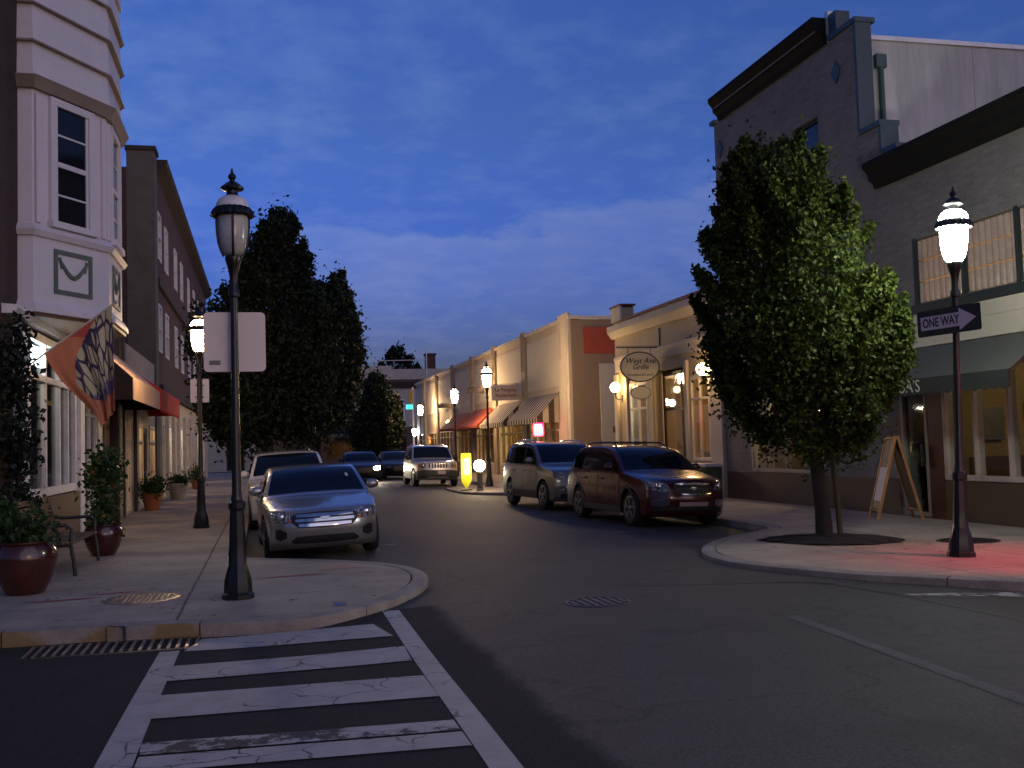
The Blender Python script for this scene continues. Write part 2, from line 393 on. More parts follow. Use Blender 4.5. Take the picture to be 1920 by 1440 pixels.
def frange(a, b, d):
    n = int(round((b - a) / d)); return [a + (b - a) * i / n for i in range(n)]
xs = [-700, -200, -80, -40, -20] + frange(-12, 16, .35) + [16, 20, 40, 80, 200, 700]
ys = [-300, -60, -20] + frange(-8, 24, .35) + frange(24, 130, 4) + [130, 200, 500, 1500]
mb = MB()
mb.add([(x, y, road_z(x, y)) for y in ys for x in xs], [(j * len(xs) + i, j * len(xs) + i + 1, (j + 1) * len(xs) + i + 1, (j + 1) * len(xs) + i) for j in range(len(ys) - 1) for i in range(len(xs) - 1)])
tag(mb.build('road', ASPH, smooth=40), kind='structure')

def concrete(name, c, joints=True):
    m, nt, out = nodes_of(name)
    p = pos(nt); s = N(nt, 'ShaderNodeSeparateXYZ'); lk(nt, p, s.inputs[0])
    a = noise(nt, p, .8, 7, .68); b = noise(nt, p, 22, 4, .6); d = noise(nt, p, 160, 2)
    col = mixc(nt, ramp(nt, a, .3, .72), tuple(x * .62 for x in c), tuple(min(1, x * 1.08) for x in c))
    col = mixc(nt, .4, col, ramp(nt, b, .25, .75, (.7, .69, .68), (1.1, 1.1, 1.1)), 'MULTIPLY')
    blot = ramp(nt, noise(nt, p, 2.6, 3, .5), .62, .7)
    col = mixc(nt, math_n(nt, 'MULTIPLY', blot, .35), col, (.07, .065, .06))
    if joints:
        wob = math_n(nt, 'MULTIPLY', math_n(nt, 'SUBTRACT', noise(nt, p, 3, 3), .5), .035)
        def line(co_, per, ph, wd):
            f = math_n(nt, 'FRACT', math_n(nt, 'DIVIDE', math_n(nt, 'ADD', math_n(nt, 'ADD', co_, wob), ph), per))
            return math_n(nt, 'LESS_THAN', math_n(nt, 'MULTIPLY', f, per), wd)
        l1 = line(s.outputs[1], 1.52, 3.2, .032); l2 = line(s.outputs[0], 60, .87, .03); l3 = line(s.outputs[0], 1.6, .32, .028)
        j = math_n(nt, 'MAXIMUM', math_n(nt, 'MULTIPLY', l1, .6), math_n(nt, 'MAXIMUM', l2, math_n(nt, 'MULTIPLY', math_n(nt, 'MULTIPLY', l3, .6), math_n(nt, 'GREATER_THAN', s.outputs[0], 3))))
        col = mixc(nt, math_n(nt, 'MULTIPLY', j, .8), col, (.03, .028, .025))
    finish(nt, out, col, .82, 0, math_n(nt, 'ADD', b, math_n(nt, 'MULTIPLY', d, .5)), .25, .006)
    return m
CONC = concrete('pavement_concrete', (.41, .345, .27))
# kerb stone, with worn yellow paint by the corner drain
m, nt, out = nodes_of('kerb_stone')
p = pos(nt); s = N(nt, 'ShaderNodeSeparateXYZ'); lk(nt, p, s.inputs[0])
a = noise(nt, p, 3, 6, .7); b = noise(nt, p, 40, 3)
col = mixc(nt, ramp(nt, a, .3, .7), (.2, .17, .145), (.34, .30, .26))
ye = math_n(nt, 'MULTIPLY', math_n(nt, 'LESS_THAN', s.outputs[0], -.42), math_n(nt, 'MULTIPLY', math_n(nt, 'LESS_THAN', s.outputs[2], -.004), math_n(nt, 'LESS_THAN', s.outputs[1], 10.7)))
col = mixc(nt, math_n(nt, 'MULTIPLY', math_n(nt, 'MULTIPLY', ye, ramp(nt, noise(nt, p, 1.4, 4), .42, .5)), .85), col, (.22, .135, .04))
col = mixc(nt, .5, col, ramp(nt, b, .25, .75, (.6, .6, .6), (1.1, 1.1, 1.1)), 'MULTIPLY')
finish(nt, out, col, .8, 0, math_n(nt, 'ADD', a, b), .5, .012)
KERB = m
def cr(pts, n=6):
    P = [Vector(p) for p in pts]; o = []
    for i in range(len(P) - 1):
        a, b, c, d = P[max(i - 1, 0)], P[i], P[i + 1], P[min(i + 2, len(P) - 1)]
        for k in range(n):
            t = k / n; o.append(.5 * ((2 * b) + (c - a) * t + (2 * a - 5 * b + 4 * c - d) * t * t + (3 * b - a - 3 * c + d) * t ** 3))
    return o + [P[-1]]
def resample(P, d):
    o = [P[0]]; acc = 0
    for a, b in zip(P, P[1:]):
        L = (b - a).length; t = d - acc
        while t <= L: o.append(a + (b - a) * (t / L)); t += d
        acc = (acc + L) % d
    o.append(P[-1]); return o
def offset(P, d):
    o = []
    for i, p in enumerate(P):
        t = (P[min(i + 1, len(P) - 1)] - P[max(i - 1, 0)]).normalized(); o.append(p + Vector((-t.y, t.x)) * d)
    return o
def pavement(name, kname, line, side, far):
    P = [Vector(p).to_2d() for p in line]
    P = resample(P, .12)
    # kerb stones
    kb = MB(); L = 0; cur = [P[0]]; stones = []
    for a, b in zip(P, P[1:]):
        cur.append(b); L += (b - a).length
        if L > 1.75: stones.append(cur); cur = [b + (b - a).normalized() * .014]; L = 0
    if len(cur) > 1: stones.append(cur)
    for st in stones:
        if len(st) < 2: continue
        prof = [(0.012, -.32), (0.0, -.03), (.006, -.010), (.03, .0), (.185, .003), (.2, -.01), (.2, -.12)]
        rows = []
        for d, z in prof:
            rows.append([(q.x, q.y, z) for q in offset(st, side * d)])
        k = len(prof); n = len(st)
        V = [rows[j][i] for i in range(n) for j in range(k)]
        F = [(i * k + j, i * k + j + 1, (i + 1) * k + j + 1, (i + 1) * k + j) for i in range(n - 1) for j in range(k - 1)]
        F += [list(range(k)), list(range((n - 1) * k, n * k))[::-1]]
        kb.add(V, F)
    tag(kb.build(kname, KERB, smooth=40), kind='structure')
    inner = offset(P, side * .214)
    from mathutils.geometry import delaunay_2d_cdt
    pl = [Vector((q.x, q.y)) for q in inner] + [Vector(q) for q in far]; k = len(pl)
    vo_, _, fo_, *_r = delaunay_2d_cdt(pl, [], [list(range(k))], 1, 1e-5)
    mb = MB().add([(q.x, q.y, 0) for q in vo_], [f if (vo_[f[1]] - vo_[f[0]]).cross(vo_[f[2]] - vo_[f[0]]) > 0 else f[::-1] for f in fo_])
    for a, b in zip(pl, pl[1:] + pl[:1]): mb.quad((a.x, a.y, 0), (b.x, b.y, 0), (b.x, b.y, -.35), (a.x, a.y, -.35))
    tag(mb.build(name, CONC, recalc=False), kind='structure')
lk_pts = [(-60, 10.6), (-12, 10.58), (-2.4, 10.54), (-1.47, 10.48), (-.48, 10.34), (0.0, 10.24), (.3, 10.22), (.55, 10.32), (.93, 10.67), (1.26, 11.05), (1.55, 11.56), (1.76, 12.05), (1.91, 12.7), (1.95, 13.35), (1.86, 13.98), (1.62, 14.55), (1.15, 15.15), (.55, 15.7), (.0, 16.1), (-.3, 16.5), (-.38, 17.2), (-.38, 20), (-.38, 33.8), (-.2, 34.6), (.6, 35.4), (1.7, 35.9), (2.1, 36.6), (2.15, 38), (2.0, 39.6), (1.2, 40.6), (.1, 41.2), (-.38, 42), (-.38, 46), (-.38, 83)]
pavement('pavement_left_side', 'kerb_left_side', cr(lk_pts), 1, [(-60, 83)])
rk_pts = [(60, 9.2), (14, 9.25), (9.2, 9.2), (8.2, 9.28), (7.6, 9.56), (6.96, 10.27), (6.51, 10.8), (6.17, 11.5), (5.92, 12.07), (5.8, 12.6), (5.85, 13.34), (6.06, 14.0), (6.4, 14.65), (6.9, 15.3), (7.5, 15.85), (8.19, 16.4), (8.55, 16.8), (8.7, 17.6), (8.72, 19), (8.72, 31.2), (8.5, 32.2), (7.8, 33.2), (6.9, 34.1), (6.55, 35), (6.5, 36.5), (6.55, 38.4), (6.9, 39.2), (7.9, 40), (8.6, 40.8), (8.75, 42), (9.1, 60), (9.6, 70), (9.9, 84)]
pavement('pavement_right_side', 'kerb_right_side', cr(rk_pts), -1, [(60, 84)])
tag(MB().box(-60, 96, -.3, 60, 140, .0).build('pavement_far_side', CONC), kind='structure')

# ---------------------------------------------------------------- painted markings, laid a few millimetres above the asphalt
def paintmat(name, worn):
    m, nt, out = nodes_of(name)
    p = pos(nt)
    nn = N(nt, 'ShaderNodeTexNoise', i_Scale=2.2, i_Detail=5.); lk(nt, p, nn.inputs['Vector'])
    sc2 = nt.nodes.new('ShaderNodeVectorMath'); sc2.operation = 'SCALE'; sc2.inputs['Scale'].default_value = .45; lk(nt, nn.outputs['Color'], sc2.inputs[0])
    ad = nt.nodes.new('ShaderNodeVectorMath'); lk(nt, p, ad.inputs[0]); lk(nt, sc2.outputs[0], ad.inputs[1])
    vo = N(nt, 'ShaderNodeTexVoronoi', feature='DISTANCE_TO_EDGE', i_Scale=2.1); lk(nt, ad.outputs[0], vo.inputs['Vector'])
    crk = ramp(nt, vo.outputs['Distance'], .004, .02, (1, 1, 1), (0, 0, 0))
    crk = math_n(nt, 'MULTIPLY', crk, ramp(nt, noise(nt, p, 1.1, 2), .42, .56))
    chip = ramp(nt, math_n(nt, 'ADD', math_n(nt, 'MULTIPLY', noise(nt, p, 6, 6, .75), .7), math_n(nt, 'MULTIPLY', noise(nt, p, 1.2, 3), .3)), worn - .02, worn + .02)
    gone = math_n(nt, 'MAXIMUM', crk, chip)
    d = noise(nt, p, 3, 5, .7)
    col = mixc(nt, ramp(nt, d, .3, .75), (.43, .415, .405), (.27, .26, .255))
    col = mixc(nt, gone, col, (.03, .029, .028))
    finish(nt, out, col, .65, 0, noise(nt, p, 120, 2), .3, .004)
    return m
PAINT = paintmat('road_paint', .64); PAINT2 = paintmat('worn_road_paint', .5); PAINT3 = mat('faded_road_paint', (.088, .086, .08), .8, var=.5, vs=4)
def strip(poly, name, material, dz=.004, step=.25):
    """poly: quad (a,b,c,d) on the road; subdivided so that it follows the crown"""
    a, b, c, d = [Vector(q) for q in poly]
    n = max(2, int((b - a).length / step)); k = max(2, int((d - a).length / step)); V = []; F = []
    for i in range(n + 1):
        for j in range(k + 1):
            q = a.lerp(b, i / n).lerp(d.lerp(c, i / n), j / k); V.append((q.x, q.y, road_z(q.x, q.y) + dz))
    F = [(i * (k + 1) + j, (i + 1) * (k + 1) + j, (i + 1) * (k + 1) + j + 1, i * (k + 1) + j + 1) for i in range(n) for j in range(k)]
    return tag(MB().add(V, F).build(name, material), kind='structure')
strip([(-.93, 9.74), (-.76, 9.74), (-.68, 3.2), (-.9, 3.2)], 'crosswalk_edge_line', PAINT)
strip([(1.15, 10.9), (1.32, 10.85), (1.23, 3.2), (1.06, 3.2)], 'crosswalk_edge_line', PAINT)
strip([(-.6, 10.24), (.98, 10.14), (1.09, 9.42), (-.72, 9.66)], 'crosswalk_bar', PAINT, .008)
strip([(-.76, 8.92), (1.12, 8.9), (1.1, 8.28), (-.75, 8.26)], 'crosswalk_bar', PAINT, .008)
strip([(-.74, 7.74), (1.1, 7.68), (1.1, 6.96), (-.74, 7.02)], 'crosswalk_bar', PAINT, .008)
strip([(-.72, 6.42), (1.08, 6.3), (1.08, 6.06), (-.7, 6.16)], 'crosswalk_bar', PAINT2, .008)
strip([(-.7, 6.12), (1.08, 6.02), (1.08, 5.72), (-.7, 5.82)], 'crosswalk_bar', PAINT, .008)
strip([(-.72, 4.9), (1.08, 4.8), (1.08, 4.2), (-.7, 4.3)], 'crosswalk_bar', PAINT, .008)
strip([(4.58, 8.75), (4.70, 8.75), (4.46, 4.8), (4.32, 4.8)], 'crosswalk_edge_line', PAINT3)
strip([(6.35, 9.62), (7.9, 9.42), (7.95, 8.97), (6.4, 9.5)], 'crosswalk_bar', PAINT2)
for (x0, y0, x1, y1) in ((1.55, 17.85, 2.15, 17.97), (1.45, 24.2, 2.05, 24.32), (6.1, 18.05, 7.0, 18.17), (5.95, 24.3, 6.5, 24.42), (5.9, 30.6, 6.5, 30.72)):
    strip([(x0, y0), (x1, y0), (x1, y1), (x0, y1)], 'parking_bay_mark', PAINT2)
for k in range(6): strip([(2.4 + k * .72, 43.0), (2.75 + k * .72, 43.0), (2.75 + k * .72, 45.6), (2.4 + k * .72, 45.6)], 'far_crosswalk_bar', PAINT2)
TAR = mat('tar_seam', (.02, .019, .018), .5)
seam = cr([(3.9, 11.3), (5.02, 10.96), (5.7, 10.85), (6.05, 10.6), (6.15, 10.2), (6.3, 9.4), (6.4, 7.9), (6.5, 6.2)], 6)
sv = []; 
for a, o in zip(seam, offset([Vector((q.x, q.y)) for q in seam], .05)): sv += [(a.x, a.y, road_z(a.x, a.y) + .004), (o.x, o.y, road_z(o.x, o.y) + .004)]
tag(MB().add(sv, [(2 * i, 2 * i + 1, 2 * i + 3, 2 * i + 2) for i in range(len(seam) - 1)]).build('tar_seam', TAR), kind='structure')
# spray-paint survey marks and stains on the pavement
SPR = mat('red_spray_paint', (.33, .05, .05), .8); SPB = mat('blue_spray_paint', (.09, .14, .33), .8); LBL = mat('orange_patch', (.42, .25, .16), .8)
def blotch(c, pts, name, material, z=.005):
    mb = MB(); mb.add([(c[0] + x, c[1] + y, z) for x, y in pts], [tuple(range(len(pts)))]); return tag(mb.build(name, material), kind='structure')
for c, w_ in (((-1.75, 12.9), .35), ((-2.25, 12.55), .45), ((.3, 13.6), .5)):
    blotch(c, [(-w_, -.03), (-w_ * .3, -.05), (w_ * .5, -.01), (w_, .1), (w_ * .3, .08), (-w_ * .4, .02)], 'red_survey_mark', SPR)
blotch((.72, 10.93), [(-.05, -.12), (.05, -.12), (.08, .1), (-.06, .14)], 'blue_survey_mark', SPB)
blotch((.95, 14.35), [(-.25, -.22), (.3, -.25), (.05, .2), (-.22, .2)], 'orange_survey_mark', LBL)
# ---------------------------------------------------------------- common materials
IRON = mat('black_iron', (.012, .012, .013), .32, .3, bump=.08, bs=30)
DOME_W = mat('frosted_dome', (.72, .68, .72), .35)
LENS_OFF = mat('frosted_lens', (.56, .53, .50), .18, Transmission_Weight=.35)
WARM = emis('warm_lamp_glass', (1., .66, .34), 170); WARMCORE = (1., .66, .36)
COOL = emis('cool_lamp_glass', (.95, 1., .86), 86)
WHITE = mat('white_paint', (.72, .70, .70), .5); CREAM = mat('cream_trim', (.62, .56, .44), .6)
SIGNBACK = mat('sign_back', (.74, .62, .56), .55, .0, var=.08)
DKGLASS = mat('dark_glass', (.010, .012, .015), .06, bump=.03, bs=3, Specular_IOR_Level=.35)
CLEAR = thin_glass('shop_glass')
BLACK = mat('black', (.01, .01, .01), .5)

# ---------------------------------------------------------------- street lamps
def street_lamp(label, glass, dome, lit, loc):
    t = thing('street_lamp', label, 'street lamp', group='street lamps along the pavement')
    MB().lathe([(.172, 0), (.172, .05), (.152, .07), (.145, .2), (.135, .23), (.13, .26), (.105, .34), (.096, .36), (.088, .6), (.074, .95), (.09, .98), (.09, 1.04), (.068, 1.07)], n=8).build('base', IRON, t, smooth=25)
    MB().lathe([(.066, 1.06), (.052, 1.16), (.043, 2.2), (.04, 3.3), (.06, 3.32), (.06, 3.38), (.04, 3.42), (.04, 3.5), (.05, 3.58), (.07, 3.66), (.09, 3.73), (.088, 3.76)], n=20).build('post', IRON, t, smooth=40)
    MB().lathe([(.085, 3.77), (.118, 3.81), (.148, 3.9), (.163, 4.02), (.168, 4.12), (.168, 4.25)], n=28).build('lantern_glass', glass, t, smooth=60)
    MB().lathe([(.172, 4.24), (.222, 4.205), (.234, 4.22), (.218, 4.27), (.185, 4.31)], n=80, wob=lambda a: .045 * math.cos(18 * a)).build('rim', IRON, t, smooth=40)
    MB().lathe([(.182, 4.31), (.172, 4.36), (.145, 4.405), (.10, 4.435), (.06, 4.447)], n=28).build('dome', dome, t, smooth=60)
    MB().lathe([(.075, 4.44), (.06, 4.47), (.065, 4.5), (.125, 4.515), (.13, 4.535), (.085, 4.575), (.05, 4.6), (.03, 4.61), (.028, 4.625), (.045, 4.65), (.04, 4.68), (.018, 4.7), (.016, 4.72), (.005, 4.76)], n=16).build('finial', IRON, t, smooth=40)
    s = MB()
    for k in range(4):
        a = k * math.pi / 2 + 1.6; c, d = math.cos(a), math.sin(a)
        s = MB().tube([(c * r, d * r, z) for r, z in ((.10, 3.76), (.128, 3.82), (.156, 3.91), (.17, 4.03), (.175, 4.14), (.175, 4.27))], .013, 6)
        s.build('strap', IRON, t)
    t.location = loc; OFF[t.name] = Vector(loc)
    return t
L1 = street_lamp('unlit black street lamp at the kerb corner carrying the back of a big white sign', LENS_OFF, DOME_W, False, (-.31, 11.85, 0))
R1 = street_lamp('black street lamp with glaring cool white light above the one way sign', COOL, COOL, True, (8.56, 11.62, 0))
R1.rotation_euler = (0, R(2.0), 0)
WARM2 = emis('soft_warm_lamp_glass', (1., .66, .34), 48)
L2 = street_lamp('lit street lamp on the left pavement carrying two small narrow sign plates', WARM2, WARM2, True, (-1.34, 23.17, 0))
R2 = street_lamp('tallest looking lit lamp of the right hand row, beside the white blade sign', WARM, WARM, True, (8.22, 38.53, 0))
R3 = dup(R2, (9.6, 53.1, 0), label='second lit lamp of the right hand row, in front of the orange awnings')
R4 = dup(R2, (10.72, 73.0, 0), label='farthest full lit lamp post of the right hand row, above the parked silver car')
NEAR = dup(R2, (4.6, -2.4, 0), label='lit street lamp standing at the near end of the crosswalk')

# sign plates on the posts
def rrect(w, h, r, n=5):
    o = []
    for cx, cy, a0 in ((w / 2 - r, h / 2 - r, 0), (-w / 2 + r, h / 2 - r, 90), (-w / 2 + r, -h / 2 + r, 180), (w / 2 - r, -h / 2 + r, 270)):
        for k in range(n + 1): a = R(a0 + 90 * k / n); o.append((cx + r * math.cos(a), cy + r * math.sin(a)))
    return o
t = thing('road_sign', 'large white square sign seen from behind on the unlit lamp post', 'sign', (-.31, 11.95, 2.82))
MB().prism([(x, 0, z) for x, z in rrect(.67, .665, .05)], (0, .006, 0)).build('panel', SIGNBACK, t, world=False)
MB().box(-.275, -.004, -.255, -.155, -.001, -.205).build('sticker', mat('sticker', (.16, .15, .16), .6), t, world=False)
MB().box(-.02, -.03, .15, .02, -.001, .2).box(-.02, -.03, -.2, .02, -.001, -.15).build('clamp', IRON, t, world=False)
for s_, lb in ((-1, 'narrow plate on the left of the lit lamp post'), (1, 'narrow plate on the right of the lit lamp post, dark edge inward')):
    t = thing('sign_plate', lb, 'sign', (-1.34 + s_ * .125, 23.17, 2.92), group='narrow plates on the lit lamp post')
    MB().prism([(x, 0, z) for x, z in rrect(.135, .5, .012)], (0, .005, 0)).build('plate', SIGNBACK, t, world=False)
    MB().box(-s_ * .07, -.006, .1, -s_ * .04, 0, .13).box(-s_ * .07, -.006, -.15, -s_ * .04, 0, -.12).build('bracket', IRON, t, world=False)
# one way sign
dv = Vector((math.sin(R(17.7)), -math.cos(R(17.7)), .02)); nv = Vector((-dv.y, dv.x, 0)).normalized() * -1
if nv.x > 0: nv = -nv
c0 = Vector((8.63, 11.62, 3.0)) + nv * .1
t = thing('one_way_sign', 'black and white ONE WAY arrow sign on the cool white lamp post', 'sign', c0)
F = facing((0, 0, 0), dv)
BK = mat('sign_black', (.014, .013, .015), .45); WH = mat('sign_white', (.62, .5, .62), .4, var=.06)
MB().prism([(x, y, 0) for x, y in rrect(.93, .34, .03)], (0, 0, .004)).xf(F).build('panel', BK, t, world=False)
MB().prism([(x, y, .0045) for x, y in ((-.41, -.088), (.16, -.088), (.16, -.14), (.40, 0), (.16, .14), (.16, .088), (-.41, .088))], (0, 0, .003)).xf(F).build('arrow', WH, t, world=False)
lt = text('lettering', 'ONE WAY', .165, F @ Matrix.Translation((-.11, -.002, .009)), BK, t, .001, sx=.70, off=.004)
lt.data.transform(Matrix.Translation(OFF[t.name]))
MB().bar((-.02, 0, -.004), (-.02, 0, -.06), .05, .2).xf(F).build('bracket', IRON, t, world=False)
# little street-name boards on lamps of the right row
for (x, y, lx, wd, lb) in ((8.22, 38.5, 7.78, .66, 'small dark board on an arm beside the tallest lamp of the row'), (9.6, 53.05, 9.1, .75, 'small dark board on an arm beside the second lamp of the row')):
    t = thing('banner_board', lb, 'sign', (lx, y, 3.62), group='boards on the lamps of the right row')
    MB().prism([(a, 0, b) for a, b in rrect(wd, .2, .02)], (0, .015, 0)).build('board', mat('brown_board', (.07, .045, .035), .6), t, world=False)
    MB().tube([(-.3, .0, .13), (x - lx, 0, .13)], .014, 6).build('arm', IRON, t, world=False)

# ---------------------------------------------------------------- covers and drains
STEEL = mat('worn_steel', (.30, .26, .21), .35, .75, bump=.3, bs=25); CAST = mat('cast_iron', (.035, .033, .032), .45, .6, bump=.3, bs=25)
def cover(name, label, loc, r, material, bars=13):
    t = thing(name, label, 'manhole cover', loc)
    MB().lathe([(r * 1.14, -.02), (r * 1.14, .004), (r * 1.03, .007), (r * 1.03, -.01), (.02, -.01)], n=40).build('ring', material, t, world=False, smooth=30)
    s = MB()
    for k in range(bars):
        x = (k - (bars - 1) / 2) * 2 * r / bars; h = math.sqrt(max(0, (r * .96) ** 2 - x * x))
        s.box(x - r / bars * .55, -h, -.009, x + r / bars * .55, h, .008, .003)
    s.build('lid', material, t, world=False)
    return t
cover('manhole_cover', 'pale ribbed round cover in the left pavement near the kerb', (-1.36, 12.3, .003), .36, STEEL)
cover('manhole_cover', 'dark round drain cover in the middle of the road', (3.3, 10.3, road_z(3.3, 10.3)), .3, CAST, 7)
cover('manhole_cover', 'dark round cover behind the lamp on the right pavement', (9.85, 13.2, .002), .38, CAST, 15)
t = thing('storm_drain', 'long kerbside drain grate with pale bars beside the yellow kerb', 'drain', (-1.35, 10.08, road_z(-1.35, 10.1)))
MB().box(-.78, -.2, -.12, .74, .34, -.02).box(-.78, -.26, -.02, .74, -.2, .006).box(-.78, .3, -.02, .74, .36, .006).build('frame', CAST, t, world=False)
s = MB()
for k in range(19):
    x = -.74 + k * .08; s.prism([(x, -.19, .0), (x + .028, -.19, 0), (x + .028, .3, .008), (x, .3, .008)], (0, 0, .012))
s.build('grating', STEEL, t, world=False)

# ---------------------------------------------------------------- mulch bed of the tree
m_ = mat('mulch', (.009, .007, .005), .95, bump=1., bs=30, var=.5)
pts = [(7.3, 14.75), (7.6, 14.95), (8.3, 14.95), (9.0, 14.5), (9.15, 13.9), (8.95, 13.45), (8.3, 13.35), (7.75, 13.6), (7.4, 14.2)]
s = MB(); cx, cy = 8.2, 14.2; rings = 6; V = [(cx, cy, .06)]; Pc = cr([(*p, 0) for p in pts + [pts[0]]], 4)[:-1]; n = len(Pc)
for k in range(1, rings + 1):
    for q in Pc:
        u = k / rings; V.append((cx + (q.x - cx) * u + random.uniform(-.03, .03), cy + (q.y - cy) * u + random.uniform(-.03, .03), .06 * (1 - u ** 3) + random.uniform(0, .03) + .004))
Fm = [(0, 1 + i, 1 + (i + 1) % n) for i in range(n)] + [(1 + (k - 1) * n + i, 1 + k * n + i, 1 + k * n + (i + 1) % n, 1 + (k - 1) * n + (i + 1) % n) for k in range(1, rings) for i in range(n)]
tag(s.add(V, Fm).build('mulch_bed', m_, recalc=False), kind='structure')

# ---------------------------------------------------------------- foliage
def leaves(centers, spreads, per, size, stretch=1.5, droop=.3):
    """leaf mesh arrays: folded four-point leaves scattered round twig centres"""
    k = len(centers) * per
    c = np.repeat(np.asarray(centers), per, 0); sp_ = np.repeat(np.asarray(spreads), per)[:, None]
    p = c + rng.normal(size=(k, 3)) * sp_ * np.array([1, 1, stretch])
    d = rng.normal(size=(k, 3)); d[:, 2] -= droop; d /= np.linalg.norm(d, axis=1)[:, None]
    e = np.cross(d, rng.normal(size=(k, 3))); e /= np.linalg.norm(e, axis=1)[:, None]
    n = np.cross(d, e); L = (size * rng.uniform(.65, 1.25, k))[:, None]; W = L * .3
    V = np.stack([p - d * L * .5, p + e * W + n * L * .1, p + d * L * .5, p - e * W + n * L * .1], 1).reshape(-1, 3)
    return V, k
def mesh_leaves(name, V, k, material, parent, off):
    me = bpy.data.meshes.new(name); V = V - np.array(off)
    me.vertices.add(4 * k); me.vertices.foreach_set('co', V.astype(np.float32).ravel())
    me.loops.add(6 * k); me.polygons.add(2 * k)
    idx = np.arange(k)[:, None] * 4
    li = np.concatenate([idx + 0, idx + 1, idx + 2, idx + 0, idx + 2, idx + 3], 1).ravel()
    me.loops.foreach_set('vertex_index', li.astype(np.int32))
    me.polygons.foreach_set('loop_start', np.arange(0, 6 * k, 3).astype(np.int32))
    me.update(calc_edges=True); me.validate(); me.materials.append(material)
    o = bpy.data.objects.new(name, me); C.objects.link(o); o.parent = parent; return o
BARK = mat('bark', (.022, .017, .013), .9, var=.45, vs=6, bump=1., bs=18)
def tree(name, label, base, prof, shift, ntw, per, size, spread, lm, trunk_r=.13, group=None, gap=.12, forks=(), cat='tree', inner=.55, sprigs=40):
    """prof: list of (z, radius); shift: (dx, dy) of the crown axis at its top; clumpy, gappy crown"""
    t = thing(name, label, cat, base, group=group)
    zs = [q[0] for q in prof]; rs = [q[1] for q in prof]; z0, z1 = zs[0], zs[-1]
    lob = [(random.uniform(0, 6.28), random.uniform(z0, z1), random.uniform(.5, 1.1)) for _ in range(34)]
    cs = []; sps = []
    while len(cs) < ntw:
        z = random.uniform(z0, z1); r = float(np.interp(z, zs, rs))
        if random.random() > r / max(rs): continue
        a = random.uniform(0, 6.28)
        bump = 0
        for (la, lz, lw) in lob:
            da = abs((a - la + math.pi) % (2 * math.pi) - math.pi); bump += lw * math.exp(-(da / .38) ** 2 - ((z - lz) / .55) ** 2)
        bump = min(bump, 1.3)
        rr = r * (.74 + .3 * bump) * (inner + (1 - inner) * random.random() ** .5 if random.random() < .9 else random.random())
        if bump < gap and random.random() < .75: continue
        u = (z - z0) / (z1 - z0)
        cs.append((base[0] + shift[0] * u + rr * math.cos(a), base[1] + shift[1] * u + rr * math.sin(a), base[2] + z)); sps.append(spread * random.uniform(.6, 1.25))
    for (fx, fz, fr, k) in forks:
        for _ in range(k): cs.append((base[0] + fx + random.gauss(0, fr), base[1] + random.gauss(0, fr), base[2] + fz + random.gauss(0, fr * 1.7))); sps.append(spread * .7)
    for _ in range(sprigs):
        z = random.uniform(z0 + .2, z1); r = float(np.interp(z, zs, rs)); a = random.uniform(0, 6.28); u = (z - z0) / (z1 - z0)
        q = Vector((base[0] + shift[0] * u + r * .95 * math.cos(a), base[1] + shift[1] * u + r * .95 * math.sin(a), base[2] + z)); dr_ = Vector((math.cos(a) * .5, math.sin(a) * .5, random.uniform(.5, 1.2))).normalized()
        for j in range(4): cs.append(tuple(q + dr_ * min(.11, spread * 1.2) * j)); sps.append(spread * (.5 - .09 * j))
    V, k = leaves(cs, sps, per, size)
    V = V.reshape(-1, 4, 3); keep = rng.random(len(V)) < .93; V = V[keep].reshape(-1, 3); k = int(keep.sum())
    mesh_leaves('crown', V, k, lm, t, base)
    tr = MB(); top = z0 + (z1 - z0) * .55
    tr.tube([(base[0] + shift[0] * u * .6 + .03 * math.sin(9 * u), base[1] + shift[1] * u * .6 + .02 * math.cos(7 * u), base[2] - .03 + top * u) for u in (0, .03, .12, .3, .5, .75, 1)], [trunk_r * q for q in (1.45, 1.15, 1., .9, .75, .45, .15)], 12)
    for _ in range(26):
        q = random.choice(cs); u = random.uniform(.22, .7); b0 = Vector((base[0] + shift[0] * u * .6, base[1] + shift[1] * u * .6, base[2] + top * u)); e_ = Vector(q)
        if e_.z < b0.z: continue
        md = b0.lerp(e_, .5) + Vector((0, 0, -.12)); tr.tube([b0, md, e_], [trunk_r * .32, trunk_r * .2, .008], 6)
    tr.build('trunk', BARK, t, smooth=60)
    return t
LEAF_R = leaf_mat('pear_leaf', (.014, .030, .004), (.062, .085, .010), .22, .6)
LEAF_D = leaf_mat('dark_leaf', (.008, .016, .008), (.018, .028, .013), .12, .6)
tree('pear_tree', 'leafy green street tree in its mulch bed on the right corner', (8.23, 14.34, 0), [(1.35, .6), (1.6, .98), (2.1, 1.24), (2.7, 1.42), (3.2, 1.52), (3.7, 1.42), (4.3, 1.25), (4.7, .98), (5.3, .76), (5.7, .48), (5.9, .18)], (-.6, 0), 540, 84, .085, .125, LEAF_R, .115, gap=.2, sprigs=120)
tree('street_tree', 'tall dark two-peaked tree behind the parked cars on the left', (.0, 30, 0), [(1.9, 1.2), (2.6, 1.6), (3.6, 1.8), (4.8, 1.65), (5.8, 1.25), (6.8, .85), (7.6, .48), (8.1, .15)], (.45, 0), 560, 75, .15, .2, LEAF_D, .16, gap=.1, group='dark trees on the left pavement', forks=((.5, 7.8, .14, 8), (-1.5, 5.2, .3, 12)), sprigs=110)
tree('street_tree', 'lower dark tree overlapping the tall one, nearest the road centre', (1.7, 38, 0), [(2.0, .55), (2.8, .9), (3.8, 1.25), (5, 1.25), (6, .95), (7, .55), (7.7, .15)], (.85, 0), 420, 70, .16, .2, LEAF_D, .15, gap=.1, group='dark trees on the left pavement', sprigs=90)
